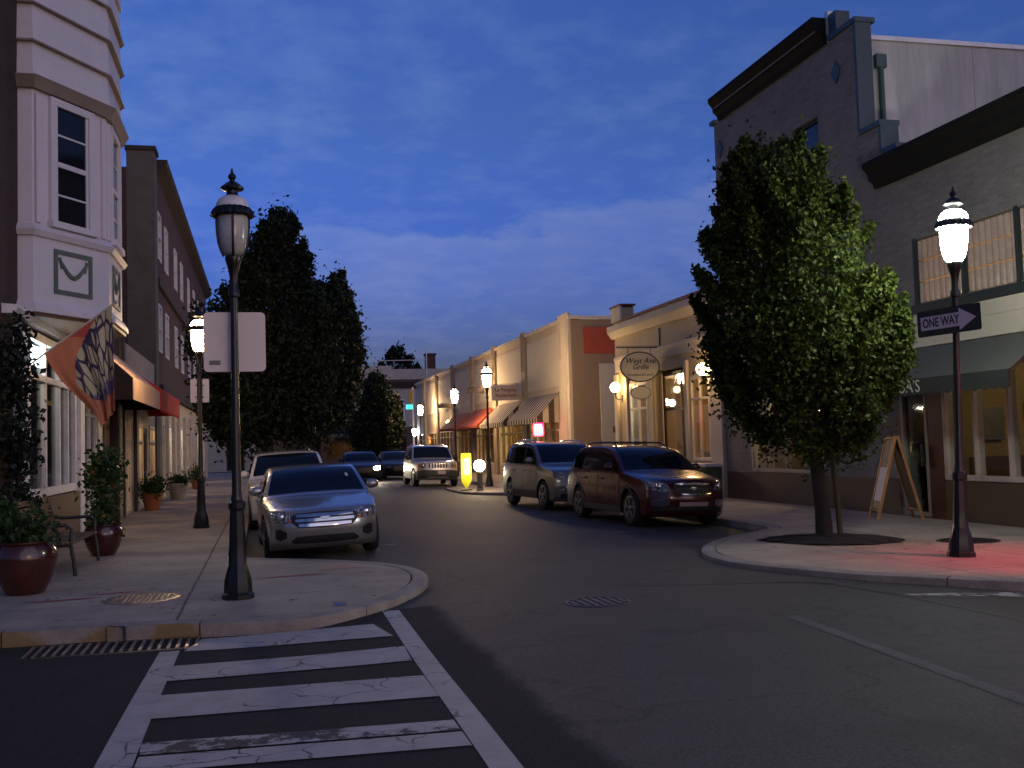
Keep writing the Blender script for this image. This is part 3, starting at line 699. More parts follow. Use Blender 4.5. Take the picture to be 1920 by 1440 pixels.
tree('street_tree', 'distant dark tree standing before the pale building at the street end', (7.75, 74, 0), [(1.0, 1.2), (2, 1.6), (3.4, 1.65), (4.8, 1.35), (5.6, .8), (6.2, .4), (6.6, .12)], (.1, 0), 300, 60, .24, .26, LEAF_D, .16, gap=.05)
tree('roof_tree', 'dark broad tree rising above the far rooftops', (17.0, 135, 0), [(6, 3), (8, 4.2), (10, 3.6), (12, 2.4), (13.4, 1.0), (14.2, .3)], (0, 0), 140, 40, .45, .5, LEAF_D, .3, gap=.1)
# wrap light green shoot / stake beside the tree trunk
t = thing('tree_stake', 'pale wrapped stake leaning beside the pear tree trunk', 'stake', (8.55, 14.45, 0))
MB().tube([(0, 0, -.02), (-.02, 0, .5), (-.05, .02, 1.0), (-.07, .03, 1.5)], [.045, .045, .04, .03], 9).build('stake', mat('burlap', (.06, .055, .024), .9, bump=.8, bs=40), t, world=False, smooth=50)

# fallen leaves round the tree bed, along the kerbs and in the gutters
cs = [(8.2 + random.gauss(0, 1.3), 13.6 + random.gauss(0, 1.2), .012) for _ in range(70)]
cs = [c for c in cs if c[0] > 6.4 and c[1] > 11.2] + [(-.2 + random.gauss(0, .9), 11.6 + random.gauss(0, .55), .012) for _ in range(16)] + [(random.uniform(-2.6, -1.2), random.uniform(11.0, 20), .012) for _ in range(22)]
for x0, y0, x1, y1 in ((5.75, 12.2, 6.9, 10.2), (7.0, 10.1, 9.0, 9.15), (.6, 10.25, 1.9, 12.2), (-2.6, 10.45, -.2, 10.2)):
    for _ in range(14):
        u = random.random(); x, y = x0 + (x1 - x0) * u - .06, y0 + (y1 - y0) * u - .05; cs.append((x + random.gauss(0, .05), y + random.gauss(0, .05), road_z(x, y) + .014))
V, k = leaves(cs, [.05] * len(cs), 2, .085, .05)
zb = np.repeat(np.array([c[2] for c in cs]), 8); V[:, 2] = zb + np.abs(V[:, 2] - zb) * .12
me = bpy.data.meshes.new('leaf_litter'); me.from_pydata([tuple(map(float, v)) for v in V], [], [q for i in range(k) for q in ((4 * i, 4 * i + 1, 4 * i + 2), (4 * i, 4 * i + 2, 4 * i + 3))]); me.materials.append(leaf_mat('dry_leaf', (.03, .022, .010), (.09, .06, .02), .05, .8))
lo_ = bpy.data.objects.new('leaf_litter', me); C.objects.link(lo_); tag(lo_, kind='stuff')
# ---------------------------------------------------------------- cars
RUB = mat('tyre_rubber', (.012, .012, .012), .8, bump=.3, bs=50); RIMM = mat('alloy_rim', (.42, .42, .42), .28, .85); CAVITY = mat('car_dark', (.006, .006, .006), .8)
CGLASS = mat('car_glass', (.006, .008, .010), .05, bump=.01, bs=2, Specular_IOR_Level=.28); CHROME = mat('chrome', (.62, .62, .64), .1, 1., bump=.03, bs=8)
m, nt, out = nodes_of('headlamp_glass')
v = objc(nt); vo = N(nt, 'ShaderNodeTexVoronoi', i_Scale=38.); lk(nt, v, vo.inputs['Vector'])
finish(nt, out, ramp(nt, vo.outputs['Distance'], .1, .7, (.55, .55, .56), (.06, .06, .07)), .12, .8, vo.outputs['Distance'], .8, .02, Coat_Weight=1.)
HLAMP = m
AMBER = mat('amber_lens', (.4, .1, .02), .2, Coat_Weight=.6); PLATE = mat('number_plate', (.34, .27, .29), .5)
HON = emis('lit_headlamp', (1., .86, .6), 140)

def smooth_prof(pts, n=7):
    return [(float(q.x), float(q.y)) for q in cr([(a, b, 0) for a, b in pts], n)]
class Car:
    def __init__(s, L, W, H, prof, belt, rnd=.07, zb=.18, bf=.28, br=.22, th=.2, cw=.1):
        s.L, s.W, s.H, s.belt, s.rnd, s.zb, s.bf, s.br, s.th, s.cw = L, W, H, belt, rnd, zb, bf, br, th, cw
        s.P = smooth_prof(prof)
        zs = []; ys = []; mz = -1
        for y, z in s.P:
            if z > mz + 1e-4: zs.append(z); ys.append(y); mz = z
        s.fz, s.fy = zs, ys
        ty = []; tz = []; my = -1
        for y, z in s.P:
            if y > my + 1e-4: ty.append(y); tz.append(z); my = y
        s.ty, s.tz = ty, tz
    def zt(s, y): return float(np.interp(y, s.ty, s.tz))
    def wd(s, y, z):
        a = min(1, max(0, 1 - y / 1.3)); b = min(1, max(0, 1 - (s.L - y) / 1.3)); k = 1 - .10 * a * a - .09 * b * b
        if z > s.belt: k *= .985 * (1 - s.th * ((z - s.belt) / (s.H - s.belt)) ** 1.08)
        else:
            c = .58 * s.belt; k *= 1 - (.015 if z > c else .05) * ((z - c) / (s.belt - c if z > c else c)) ** 2
        return s.W / 2 * k
    def dy(s, q, y, z):
        q = abs(q); sm = lambda t: t * t * (3 - 2 * t)
        d = s.bf * q ** 3.2 * sm(min(1, max(0, 1 - y / 1.5))) - s.br * q ** 3.2 * sm(min(1, max(0, 1 - (s.L - y) / 1.5)))
        if z > s.belt - .1: d += s.cw * q * q * min(1, max(0, (2.6 - y) / 1.2)) * min(1, (z - s.belt + .1) / .15)
        return d
    def loc(s, x, y, z): return (x, y - s.L / 2, z)
    def r_at(s, z): return min(s.rnd, .35 * max(.02, z - s.zb))
    def T(s, q, y, z):
        dr = s.r_at(z) * (1 - (1 - min(1, abs(q)) ** 8) ** .125); crown = .025 * q * q * (1 if y > .5 else y / .5)
        return s.loc(q * s.wd(y, z), y + s.dy(q, y, z), z - dr - crown)
    def F(s, q, z):
        return s.T(q, float(np.interp(z, s.fz, s.fy)), z)
    def S(s, sd, y, z): return s.loc(sd * s.wd(y, z), y + s.dy(1, y, z), z)
    def shell(s, wheels, R_, parent, mats):
        qs = [math.sin(math.pi / 2 * i / 11) ** .85 for i in range(12)]; qs[-1] = 1
        mb = MB(); rings = []; yb = s.P[0][0]
        for i, (y, z) in enumerate(s.P):
            yb = max(yb + .0015, min(y, s.P[-1][0] - .002 * (len(s.P) - i)))
            r = s.r_at(z) + .025
            half = [s.T(q, y, z) for q in qs]
            zs = z - r
            side = [s.S(1, y + (yb - y) * k / 10, zs + (s.zb - zs) * k / 10) for k in range(1, 11)]
            if zs < s.zb: side = [(half[-1][0], half[-1][1], half[-1][2] - .001 * k) for k in range(1, 11)]
            h = half + side; left = [(-x, yy, zz) for x, yy, zz in h[1:]][::-1]
            rings.append(left + h)
        k = len(rings[0]); mb.v = [p for r in rings for p in r]; n = len(rings)
        mb.f = [(i * k + j, i * k + (j + 1) % k, (i + 1) * k + (j + 1) % k, (i + 1) * k + j) for i in range(n - 1) for j in range(k)]
        mb.f += [list(range(k))[::-1], list(range((n - 1) * k, n * k))]; mb.m = [0] * len(mb.f)
        o = mb.build('body', mats, parent, world=False)
        cut = MB()
        for y in wheels:
            for sd in (-1, 1):
                x0, x1 = sd * (s.W / 2 - .30), sd * (s.W / 2 + .2); cut.lathe([(R_ + .055, min(x0, x1)), (R_ + .055, max(x0, x1))], (0, y - s.L / 2, R_), 36, 'x')
        co_ = cut.build('cut', [mats[1]], world=False)
        md = o.modifiers.new('b', 'BOOLEAN'); md.object = co_; md.operation = 'DIFFERENCE'; md.solver = 'EXACT'; md.use_self = True
        try: md.material_mode = 'TRANSFER'
        except Exception: pass
        bpy.context.view_layer.update(); dg = bpy.context.evaluated_depsgraph_get()
        me = bpy.data.meshes.new_from_object(o.evaluated_get(dg)); o.modifiers.clear(); old = o.data; o.data = me
        bpy.data.objects.remove(co_)
        me.polygons.foreach_set('use_smooth', [True] * len(me.polygons)); me.set_sharp_from_angle(angle=R(38))
        s.parent = parent; s.body = o
        print('CAR', parent.name, len(old.polygons), len(me.polygons), len(me.materials))
        return o
    def fpatch(s, name, cols, m, off=.006, nv=6, nu=4, parent=None, thick=0):
        """patch on the front surface; cols: (q, zlo, zhi) from left to right"""
        V = []; Q = []
        for a, b in zip(cols, cols[1:]):
            for i in range(nu): Q.append([x + (y - x) * i / nu for x, y in zip(a, b)])
        Q.append(list(cols[-1]))
        for q, lo, hi in Q:
            for j in range(nv + 1):
                z = lo + (hi - lo) * j / nv; p = Vector(s.F(q, z)); du = Vector(s.F(min(.999, q + .01), z)) - Vector(s.F(max(-.999, q - .01), z)); dv = Vector(s.F(q, z + .006)) - Vector(s.F(q, z - .006))
                n = du.cross(dv).normalized(); 
                if n.y > .2 or n.z < -.5: n = -n
                V.append(p + n * off)
        k = nv + 1; F = [(i * k + j, (i + 1) * k + j, (i + 1) * k + j + 1, i * k + j + 1) for i in range(len(Q) - 1) for j in range(nv)]
        return MB().add(V, F).build(name, m, parent or s.parent, world=False, smooth=50, recalc=False)
    def spatch(s, name, sd, cols, m, off=.005, nv=6, nu=4, parent=None):
        V = []; Q = []
        for a, b in zip(cols, cols[1:]):
            for i in range(nu): Q.append([x + (y - x) * i / nu for x, y in zip(a, b)])
        Q.append(list(cols[-1]))
        for y, lo, hi in Q:
            for j in range(nv + 1):
                x, yy, z = s.S(sd, y, lo + (hi - lo) * j / nv); V.append((x + sd * off, yy, z))
        k = nv + 1; F = [(i * k + j, (i + 1) * k + j, (i + 1) * k + j + 1, i * k + j + 1) for i in range(len(Q) - 1) for j in range(nv)]
        if sd > 0: F = [f[::-1] for f in F]
        F = [f[::-1] for f in F]
        return MB().add(V, F).build(name, m, parent or s.parent, world=False, smooth=50, recalc=False)
    def swin(s, sd, y0, y1, zlo0, zlo1, m=None, ztop=None, n=8, name='side_window'):
        cols = []
        for i in range(n + 1):
            y = y0 + (y1 - y0) * i / n; lo = zlo0 + (zlo1 - zlo0) * i / n
            hi = min(s.zt(y) - s.rnd - .06, ztop or 9); cols.append((y, lo, max(lo + .004, hi)))
        return s.spatch(name, sd, cols, m or CGLASS, .006, nu=1)
    def wheels(s, ys, R_, m=RIMM, spokes=5):
        for y in ys:
            for sd in (-1, 1):
                x = sd * (s.W / 2 - .125); o = .1
                w_ = MB().lathe([(R_ * .68, -o), (R_ * .9, -o - .012), (R_ * .985, -o * .78), (R_, 0), (R_ * .985, o * .78), (R_ * .9, o + .012), (R_ * .68, o)], (x, y - s.L / 2, R_), 32, 'x').build('wheel', RUB, s.parent, world=False, smooth=40)
                r = MB(); e = sd * .105
                r.lathe([(R_ * .69, -.09 * sd), (R_ * .71, e), (R_ * .64, e * 1.02), (R_ * .61, e * .6), (R_ * .60, -.05 * sd)], (x, y - s.L / 2, R_), 28, 'x')
                r.lathe([(R_ * .17, e * .5), (R_ * .16, e * .98), (R_ * .08, e * 1.03)], (x, y - s.L / 2, R_), 16, 'x')
                for k in range(spokes):
                    for t_ in (-.11, .11):
                        a = 2 * math.pi * k / spokes + .3; b = a + t_ * 1.4
                        c0 = (x + e * .92, y - s.L / 2 + R_ * .13 * math.cos(a), R_ + R_ * .13 * math.sin(a)); c1 = (x + e * .95, y - s.L / 2 + R_ * .655 * math.cos(b), R_ + R_ * .655 * math.sin(b))
                        r.bar(c0, c1, .026, .038, (1, 0, 0))
                r.build('rim', m, w_, world=False, smooth=40)
                d = MB().lathe([(R_ * .62, 0), (R_ * .62, .01)], (x - sd * .0, y - s.L / 2, R_), 24, 'x').build('brake_disc', CAVITY, w_, world=False)
    def mirror(s, y, z, m, sz=1.):
        for sd in (-1, 1):
            x = s.wd(y, z) + .11
            b = MB().ball((sd * x, y - s.L / 2, z), .1 * sz, 1.15, .75, .8, 16, 10)
            b.v = [(px, min(py, y - s.L / 2 + .05), pz) for px, py, pz in b.v]
            b.bar((sd * (x - .12), y - s.L / 2 + .02, z - .05), (sd * (x - .02), y - s.L / 2 + .01, z - .03), .06, .05)
            b.build('mirror', m, s.parent, world=False, smooth=60)
    def doors(s, splits, lo, hi, m, handles=True):
        for sd in (-1, 1):
            for a, b in splits:
                s.spatch('door_gap', sd, [(a - .012, lo - .012, hi), (b + .012, lo - .012, hi)], CAVITY, .0022, nv=10, nu=12)
                d = s.spatch('door', sd, [(a, lo, hi), (b, lo, hi)], m, .005, nv=12, nu=14)
                if handles:
                    y = b - .2; z = hi - .1; x, yy, zz = s.S(sd, y, z)
                    MB().box(x, yy - .1, z - .015, x + sd * .045, yy + .1, z + .015, .01).build('handle', m, d, world=False, smooth=60)
    def glasses(s, q, lo, hi, name='windscreen'):
        return s.fpatch(name, [(-q, lo, hi), (-q * .5, lo, hi), (0, lo, hi), (q * .5, lo, hi), (q, lo, hi)], CGLASS, .006, nv=12, nu=5)
    def rails(s, y0, y1, q, m, h=.06):
        for sd in (-1, 1):
            pts = []
            for i in range(7):
                y = y0 + (y1 - y0) * i / 6; x, yy, z = s.T(q * sd, y, s.zt(y)); pts.append((x, yy, z + (h if 0 < i < 6 else .0)))
            MB().tube(pts, .018, 8).build('roof_rail', m, s.parent, world=False, smooth=60)
def place(t, x, y, yaw=0.):
    zl, zr_ = road_z(x - .78, y), road_z(x + .78, y); t.location = (x, y, (zl + zr_) / 2 + .0); t.rotation_euler = (0, -math.atan2(zr_ - zl, 1.56), yaw)
def dark_bits(c, L_, lo, hi, a=.18):
    pass

# ---- silver sedan
SIL = paint('silver_paint', (.40, .385, .375), .75, .3)
t = thing('sedan', 'silver sedan with blue-glinting chrome bar grille parked by the left kerb', 'car')
c = Car(4.84, 1.835, 1.445, [(.16, .19), (.06, .27), (.02, .4), (.0, .52), (.03, .63), (.075, .72), (.15, .785), (.34, .835), (.7, .90), (1.05, .955), (1.27, .985), (1.5, 1.10), (1.8, 1.265), (2.08, 1.375), (2.45, 1.435), (2.85, 1.445), (3.3, 1.40), (3.75, 1.26), (4.1, 1.11), (4.3, 1.07), (4.62, 1.05), (4.76, 1.0), (4.81, .85), (4.84, .6), (4.81, .4), (4.74, .26)], .93, .075, bf=.34)
c.shell((.95, 3.69), .33, t, [SIL, CAVITY]); c.wheels((.95, 3.69), .33)
c.glasses(.9, 1.01, 1.385); 
for sd in (-1, 1):
    c.swin(sd, 1.52, 2.55, .965, .985); c.swin(sd, 2.65, 3.5, .985, 1.0); c.swin(sd, 3.55, 3.85, 1.0, 1.02)
    c.fpatch('headlight', [(sd * .985, .645, .77), (sd * .9, .615, .785), (sd * .75, .60, .77), (sd * .66, .60, .745), (sd * .6, .625, .71)][::sd if sd > 0 else 1], HLAMP, .008, parent=t)
    c.fpatch('indicator', [(sd * .67, .60, .635), (sd * .61, .61, .65)], AMBER, .016)
    x, y, z = c.F(sd * .78, .69); MB().ball((x, y - .0, z), .06, 1, .5, 1).build('headlamp_bulb', CHROME, t, world=False, smooth=60)
    c.fpatch('fog_lamp', [(sd * .9, .37, .50), (sd * .82, .33, .51), (sd * .7, .37, .46)], BLACK, .007)
c.fpatch('grille', [(-.6, .60, .70), (-.5, .52, .735), (0, .50, .745), (.5, .52, .735), (.6, .60, .70)], BLACK, .006)
for lo, hi, q in ((.668, .715, .52), (.598, .645, .535), (.530, .575, .48)):
    c.fpatch('grille_bar', [(-q, lo + .005, hi - .002), (-q * .5, lo, hi), (0, lo, hi), (q * .5, lo, hi), (q, lo + .005, hi - .002)], CHROME, .02, nv=3)
c.fpatch('badge', [(-.09, .655, .66), (-.05, .635, .68), (0, .63, .685), (.05, .635, .68), (.09, .655, .66)], CHROME, .032)
c.fpatch('lower_intake', [(-.62, .30, .33), (-.52, .265, .385), (0, .255, .395), (.52, .265, .385), (.62, .30, .33)], BLACK, .007)
c.mirror(1.72, 1.06, SIL); c.doors(((1.45, 2.58), (2.62, 3.5)), .28, .93, SIL)
x, y, z = c.F(0, 1.33); MB().ball((0, y + .12, 1.31), .1, 1.2, .25, .35).build('rear_view_mirror', BLACK, t, world=False, smooth=60)
c.fpatch('windscreen_sticker', [(.66, 1.22, 1.275), (.72, 1.22, 1.275)], mat('paper', (.6, .62, .45), .6), .009)
place(t, .82, 18.75, R(2.0))

# ---- dark red wagon
RED = paint('dark_red_paint', (.050, .0012, .0018), .0, .26, .6); GREYP = mat('grey_cladding', (.05, .048, .045), .6)
t = thing('station_wagon', 'dark red wagon with roof rails parked under the oval sign', 'car')
c = Car(4.79, 1.83, 1.60, [(.14, .22), (.05, .3), (.02, .42), (.0, .55), (.02, .68), (.05, .8), (.12, .895), (.35, .965), (.75, 1.02), (1.1, 1.065), (1.26, 1.09), (1.5, 1.22), (1.8, 1.395), (2.1, 1.52), (2.5, 1.58), (3.1, 1.60), (3.8, 1.585), (4.2, 1.53), (4.45, 1.36), (4.64, 1.1), (4.72, .95), (4.78, .75), (4.79, .6), (4.76, .4), (4.7, .28)], 1.0, .075, zb=.24, bf=.36, th=.19)
c.shell((.98, 3.72), .345, t, [RED, CAVITY]); c.wheels((.98, 3.72), .345)
c.glasses(.9, 1.115, 1.53)
for sd in (-1, 1):
    c.swin(sd, 1.52, 2.55, 1.045, 1.06); c.swin(sd, 2.63, 3.5, 1.06, 1.075); c.swin(sd, 3.58, 4.3, 1.075, 1.12)
    c.fpatch('headlight', [(sd * .995, .84, .94), (sd * .9, .73, .93), (sd * .75, .68, .895), (sd * .62, .70, .83), (sd * .57, .73, .78)], HLAMP, .008)
    x, y, z = c.F(sd * .76, .79); MB().ball((x, y, z), .06, 1, .5, 1).build('headlamp_bulb', CHROME, t, world=False, smooth=60)
    c.fpatch('fog_lamp', [(sd * .93, .43, .54), (sd * .7, .40, .56), (sd * .58, .44, .52)], CHROME, .01)
    c.spatch('sill_cladding', sd, [(1.42, .25, .37), (3.28, .25, .37)], GREYP, .012, nu=12)
    a = [(y, .36 + 0, 0) for y in ()]
    for yc in (.98, 3.72):
        V = []; Rr = .345 + .05
        for i in range(25):
            an = math.pi * (-.08 + 1.16 * i / 24)
            for rr in (Rr, Rr + .05):
                x, yy, z = c.S(sd, yc + rr * math.cos(an), .345 + rr * math.sin(an)); V.append((x + sd * .014, yy, z))
        MB().add(V, [(2 * i, 2 * i + 1, 2 * i + 3, 2 * i + 2) for i in range(24)]).build('arch_trim', GREYP, t, world=False)
c.fpatch('grille', [(-.47, .70, .83), (-.4, .645, .855), (0, .63, .865), (.4, .645, .855), (.47, .70, .83)], BLACK, .006)
c.fpatch('grille_bar', [(-.46, .81, .835), (0, .815, .86), (.46, .81, .835)], CHROME, .022)
c.fpatch('grille_bar', [(-.42, .725, .745), (0, .725, .75), (.42, .725, .745)], GREYP, .016)
c.fpatch('grille_surround', [(-.45, .645, .66), (0, .625, .64), (.45, .645, .66)], CHROME, .014)
c.fpatch('badge', [(-.09, .745, .75), (0, .715, .78), (.09, .745, .75)], CHROME, .03)
c.fpatch('bumper_lower', [(-.86, .27, .38), (-.5, .25, .40), (0, .25, .40), (.5, .25, .40), (.86, .27, .38)], BLACK, .008)
c.fpatch('number_plate', [(-.36, .42, .50), (0, .42, .50), (.36, .42, .50)], PLATE, .03)
c.mirror(1.78, 1.14, RED); c.doors(((1.45, 2.56), (2.6, 3.5)), .38, 1.0, RED)
c.rails(2.2, 4.25, .78, mat('roof_rail', (.03, .03, .03), .35, .5), .075)
MB().bar((-.6, .3, 1.655), (.6, .3, 1.655), .06, .03).bar((-.6, 1.2, 1.65), (.6, 1.2, 1.65), .06, .03).build('cross_bar', BLACK, t, world=False)
place(t, 7.72, 20.95, R(4.5))

# ---- grey people carrier / large suv
GRY = paint('grey_paint', (.20, .195, .185), .6, .3)
t = thing('large_suv', 'grey suv parked between the red wagon and the corner with the yellow sign', 'car')
c = Car(4.8, 1.9, 1.72, [(.14, .24), (.05, .34), (.01, .5), (.0, .62), (.02, .78), (.06, .9), (.16, 1.0), (.5, 1.07), (.9, 1.12), (1.18, 1.16), (1.45, 1.32), (1.75, 1.5), (2.05, 1.64), (2.5, 1.70), (3.2, 1.72), (4.0, 1.69), (4.4, 1.6), (4.6, 1.3), (4.74, 1.05), (4.79, .8), (4.8, .6), (4.76, .4), (4.7, .3)], 1.07, .08, zb=.26, bf=.3, th=.16)
c.shell((.98, 3.70), .36, t, [GRY, CAVITY]); c.wheels((.98, 3.70), .36)
c.glasses(.9, 1.19, 1.645)
for sd in (-1, 1):
    c.swin(sd, 1.5, 2.5, 1.115, 1.13); c.swin(sd, 2.58, 3.5, 1.13, 1.14); c.swin(sd, 3.58, 4.45, 1.14, 1.17)
    c.fpatch('headlight', [(sd * .99, .82, .98), (sd * .85, .78, .98), (sd * .66, .80, .93), (sd * .6, .82, .9)], HLAMP, .008)
    c.fpatch('fog_lamp', [(sd * .88, .5, .6), (sd * .7, .5, .6)], HLAMP, .008)
    c.spatch('sill_cladding', sd, [(1.42, .27, .45), (3.25, .27, .45)], GREYP, .012, nu=12)
c.fpatch('grille', [(-.55, .80, .92), (0, .77, .95), (.55, .80, .92)], BLACK, .006)
c.fpatch('grille_bar', [(-.53, .85, .875), (0, .85, .88), (.53, .85, .875)], CHROME, .018)
c.fpatch('bumper_lower', [(-.84, .3, .42), (0, .27, .44), (.84, .3, .42)], BLACK, .008)
c.mirror(1.75, 1.22, GRY, 1.1); c.doors(((1.42, 2.53), (2.57, 3.5)), .44, 1.06, GRY); c.rails(2.2, 4.3, .8, CHROME, .06)
place(t, 7.55, 26.75, R(4))

# ---- silver off-roader, boxy with a seven-slot grille
JEE = paint('pale_silver_paint', (.46, .44, .41), .6, .32); CLAD = mat('dark_cladding', (.035, .034, .033), .55)
t = thing('off_roader', 'boxy silver off-roader with slotted grille and dark lower bumper', 'car')
c = Car(4.75, 1.86, 1.72, [(.12, .3), (.03, .38), (.0, .5), (.0, .66), (.03, .78), (.05, .92), (.09, 1.0), (.2, 1.045), (.6, 1.085), (1.1, 1.125), (1.38, 1.15), (1.6, 1.32), (1.85, 1.5), (2.1, 1.64), (2.4, 1.7), (3.0, 1.72), (4.0, 1.70), (4.4, 1.64), (4.58, 1.35), (4.7, 1.05), (4.74, .8), (4.75, .6), (4.72, .4), (4.65, .32)], 1.08, .06, zb=.3, bf=.24, th=.15)
c.shell((.9, 3.68), .37, t, [JEE, CAVITY]); c.wheels((.9, 3.68), .37)
c.glasses(.9, 1.18, 1.64)
for sd in (-1, 1):
    c.swin(sd, 1.65, 2.6, 1.13, 1.14); c.swin(sd, 2.68, 3.5, 1.14, 1.15); c.swin(sd, 3.58, 4.4, 1.15, 1.17)
    x, y, z = c.F(sd * .69, .88)
    MB().lathe([(.112, .03), (.105, -.012), (.09, -.02)], (x, y, z), 20, 'y').build('headlight', HLAMP, t, world=False, smooth=50)
    c.fpatch('indicator', [(sd * .93, .76, .95), (sd * .85, .76, .95)], AMBER, .01)
    c.spatch('sill_cladding', sd, [(.02, .32, .62), (.42, .32, .62)], CLAD, .012); c.spatch('sill_cladding', sd, [(1.4, .31, .62), (3.2, .31, .62)], CLAD, .012, nu=10)
for k in range(7):
    q = -.42 + k * .14; c.fpatch('grille_slot', [(q - .038, .77, .98), (q + .038, .77, .98)], BLACK, .008, nu=2)
c.fpatch('bumper', [(-.97, .33, .66), (-.6, .32, .69), (0, .32, .69), (.6, .32, .69), (.97, .33, .66)], CLAD, .02)
c.fpatch('number_plate', [(-.02, .52, .66), (.36, .52, .66)], PLATE, .035)
c.mirror(1.85, 1.2, BLACK, 1.15); c.doors(((1.5, 2.62), (2.66, 3.5)), .62, 1.07, JEE); c.rails(2.3, 4.2, .8, CHROME, .05)
place(t, 6.86, 44.6)

# ---- white crossover behind the sedan
WHT = paint('white_paint_car', (.62, .58, .56), .0, .3)
t = thing('crossover', 'white crossover parked behind the silver sedan under the dark trees', 'car')
c = Car(4.6, 1.84, 1.70, [(.12, .25), (.02, .4), (.0, .6), (.03, .8), (.1, .95), (.3, 1.03), (.8, 1.1), (1.15, 1.14), (1.45, 1.34), (1.75, 1.54), (2.05, 1.65), (2.5, 1.69), (3.2, 1.70), (3.9, 1.66), (4.3, 1.5), (4.5, 1.15), (4.58, .8), (4.6, .55), (4.54, .35)], 1.05, .08, zb=.24, bf=.3)
c.shell((.92, 3.55), .35, t, [WHT, CAVITY]); c.wheels((.92, 3.55), .35)
c.glasses(.9, 1.18, 1.625)
for sd in (-1, 1):
    c.swin(sd, 1.5, 2.45, 1.1, 1.12); c.swin(sd, 2.53, 3.4, 1.12, 1.13); c.swin(sd, 3.48, 4.15, 1.13, 1.17)
    c.fpatch('headlight', [(sd * .98, .8, .96), (sd * .7, .76, .93), (sd * .58, .78, .88)], HLAMP, .008)
c.fpatch('grille', [(-.5, .72, .86), (0, .7, .9), (.5, .72, .86)], BLACK, .006)
c.mirror(1.75, 1.2, WHT, 1.1); c.doors(((1.42, 2.5), (2.54, 3.4)), .36, 1.04, WHT); c.rails(2.2, 4.1, .8, CHROME, .05)
place(t, .55, 25.4)

# ---- two cars farther up, headlamps on
DKB = paint('dark_blue_paint', (.012, .012, .014), .1, .35, .3)
for (x, y, lb, mt, on) in ((4.6, 52.5, 'oncoming dark car with one glaring headlamp farthest up the street', DKB, True), (6.75, 55.5, 'dark hatchback half hidden behind the boxy off-roader', DKB, False)):
    t = thing('hatchback', lb, 'car')
    c = Car(4.4, 1.8, 1.46, [(.14, .2), (.02, .38), (.0, .52), (.05, .7), (.14, .79), (.5, .88), (1.0, .96), (1.2, 1.0), (1.6, 1.23), (2.0, 1.4), (2.5, 1.46), (3.2, 1.44), (3.8, 1.3), (4.15, 1.08), (4.35, .85), (4.4, .6), (4.34, .32)], .94, .075, bf=.32)
    c.shell((.9, 3.5), .32, t, [mt, CAVITY]); c.wheels((.9, 3.5), .32); c.glasses(.9, 1.03, 1.4)
    for sd in (-1, 1):
        c.swin(sd, 1.5, 2.45, .98, 1.0); c.swin(sd, 2.53, 3.6, 1.0, 1.02)
        c.fpatch('headlight', [(sd * .96, .6, .75), (sd * .76, .57, .75), (sd * .58, .6, .70)], HON if on else HLAMP, .01)
    c.fpatch('grille', [(-.45, .5, .66), (0, .48, .68), (.45, .5, .66)], BLACK, .006); c.mirror(1.7, 1.06, mt)
    place(t, x, y)
# ---------------------------------------------------------------- building helpers
def ring(mb, poly, z0, z1, off, off1=None):
    """open polyline plan swept upwards, pushed outwards by off (bottom) and off1 (top), closed back at its ends"""
    P = [Vector(p) for p in poly]; off1 = off if off1 is None else off1
    def push(d):
        o = []
        for i, p in enumerate(P):
            ns = []
            for a, b in ((i - 1, i), (i, i + 1)):
                if 0 <= a and b < len(P): t = (P[b] - P[a]).normalized(); ns.append(Vector((t.y, -t.x)))
            n = sum(ns, Vector((0, 0))); n = n / n.length; k = 1 / max(.4, n.dot(ns[0])); o.append(p + n * d * k)
        return o
    A, B = push(off), push(off1); n = len(P)
    V = [(q.x, q.y, z0) for q in A] + [(q.x, q.y, z1) for q in B]
    return mb.add(V, [list(range(n))[::-1], list(range(n, 2 * n))] + [(i, (i + 1) % n, n + (i + 1) % n, n + i) for i in range(n)])
def facet(p0, p1):
    a = Vector((*p0, 0)); d = Vector((*p1, 0)) - a; L = d.length; d /= L; n = Vector((d.y, -d.x, 0))
    def P(u, z, o): return a + d * u + n * o + Vector((0, 0, z))
    return P, L
def fbox(mb, P, u0, u1, z0, z1, o0, o1):
    q = [P(u, z, o) for u in (u0, u1) for z in (z0, z1) for o in (o0, o1)]
    return mb.add(q, [(0, 1, 3, 2), (4, 6, 7, 5), (0, 4, 5, 1), (2, 3, 7, 6), (0, 2, 6, 4), (1, 5, 7, 3)])
def sash(parent, axis, c, u0, u1, z0, z1, out, fm, gm, w=.09, d0=-.03, d1=.035, mull=(), trans=(), name='window', gd=.02):
    f = frame(MB(), axis, c, u0, u1, z0, z1, w, d0, d1, out, mull, trans).build(name, fm, parent)
    pane(f, axis, c, u0 + .02, u1 - .02, z0 + .02, z1 - .02, gd, gm, out)
    return f
def stucco(name, c):
    m, nt, out = nodes_of(name)
    p = pos(nt); mp = N(nt, 'ShaderNodeMapping'); mp.inputs['Scale'].default_value = (2.2, 2.2, .28); lk(nt, p, mp.inputs[0])
    st = noise(nt, mp.outputs[0], 1.4, 6, .7); b = noise(nt, p, .5, 5, .6); g = noise(nt, p, 30, 4, .6)
    col = mixc(nt, ramp(nt, st, .38, .78), c, tuple(x * .62 for x in c)); col = mixc(nt, .6, col, ramp(nt, b, .3, .7, (.72, .7, .68), (1.06, 1.06, 1.06)), 'MULTIPLY')
    s_ = N(nt, 'ShaderNodeSeparateXYZ'); lk(nt, p, s_.inputs[0])
    f = math_n(nt, 'FRACT', math_n(nt, 'DIVIDE', s_.outputs[0], 2.44)); sm = math_n(nt, 'LESS_THAN', f, .008)
    col = mixc(nt, math_n(nt, 'MULTIPLY', sm, .5), col, (.12, .11, .1))
    finish(nt, out, col, .85, 0, g, .35, .008); return m
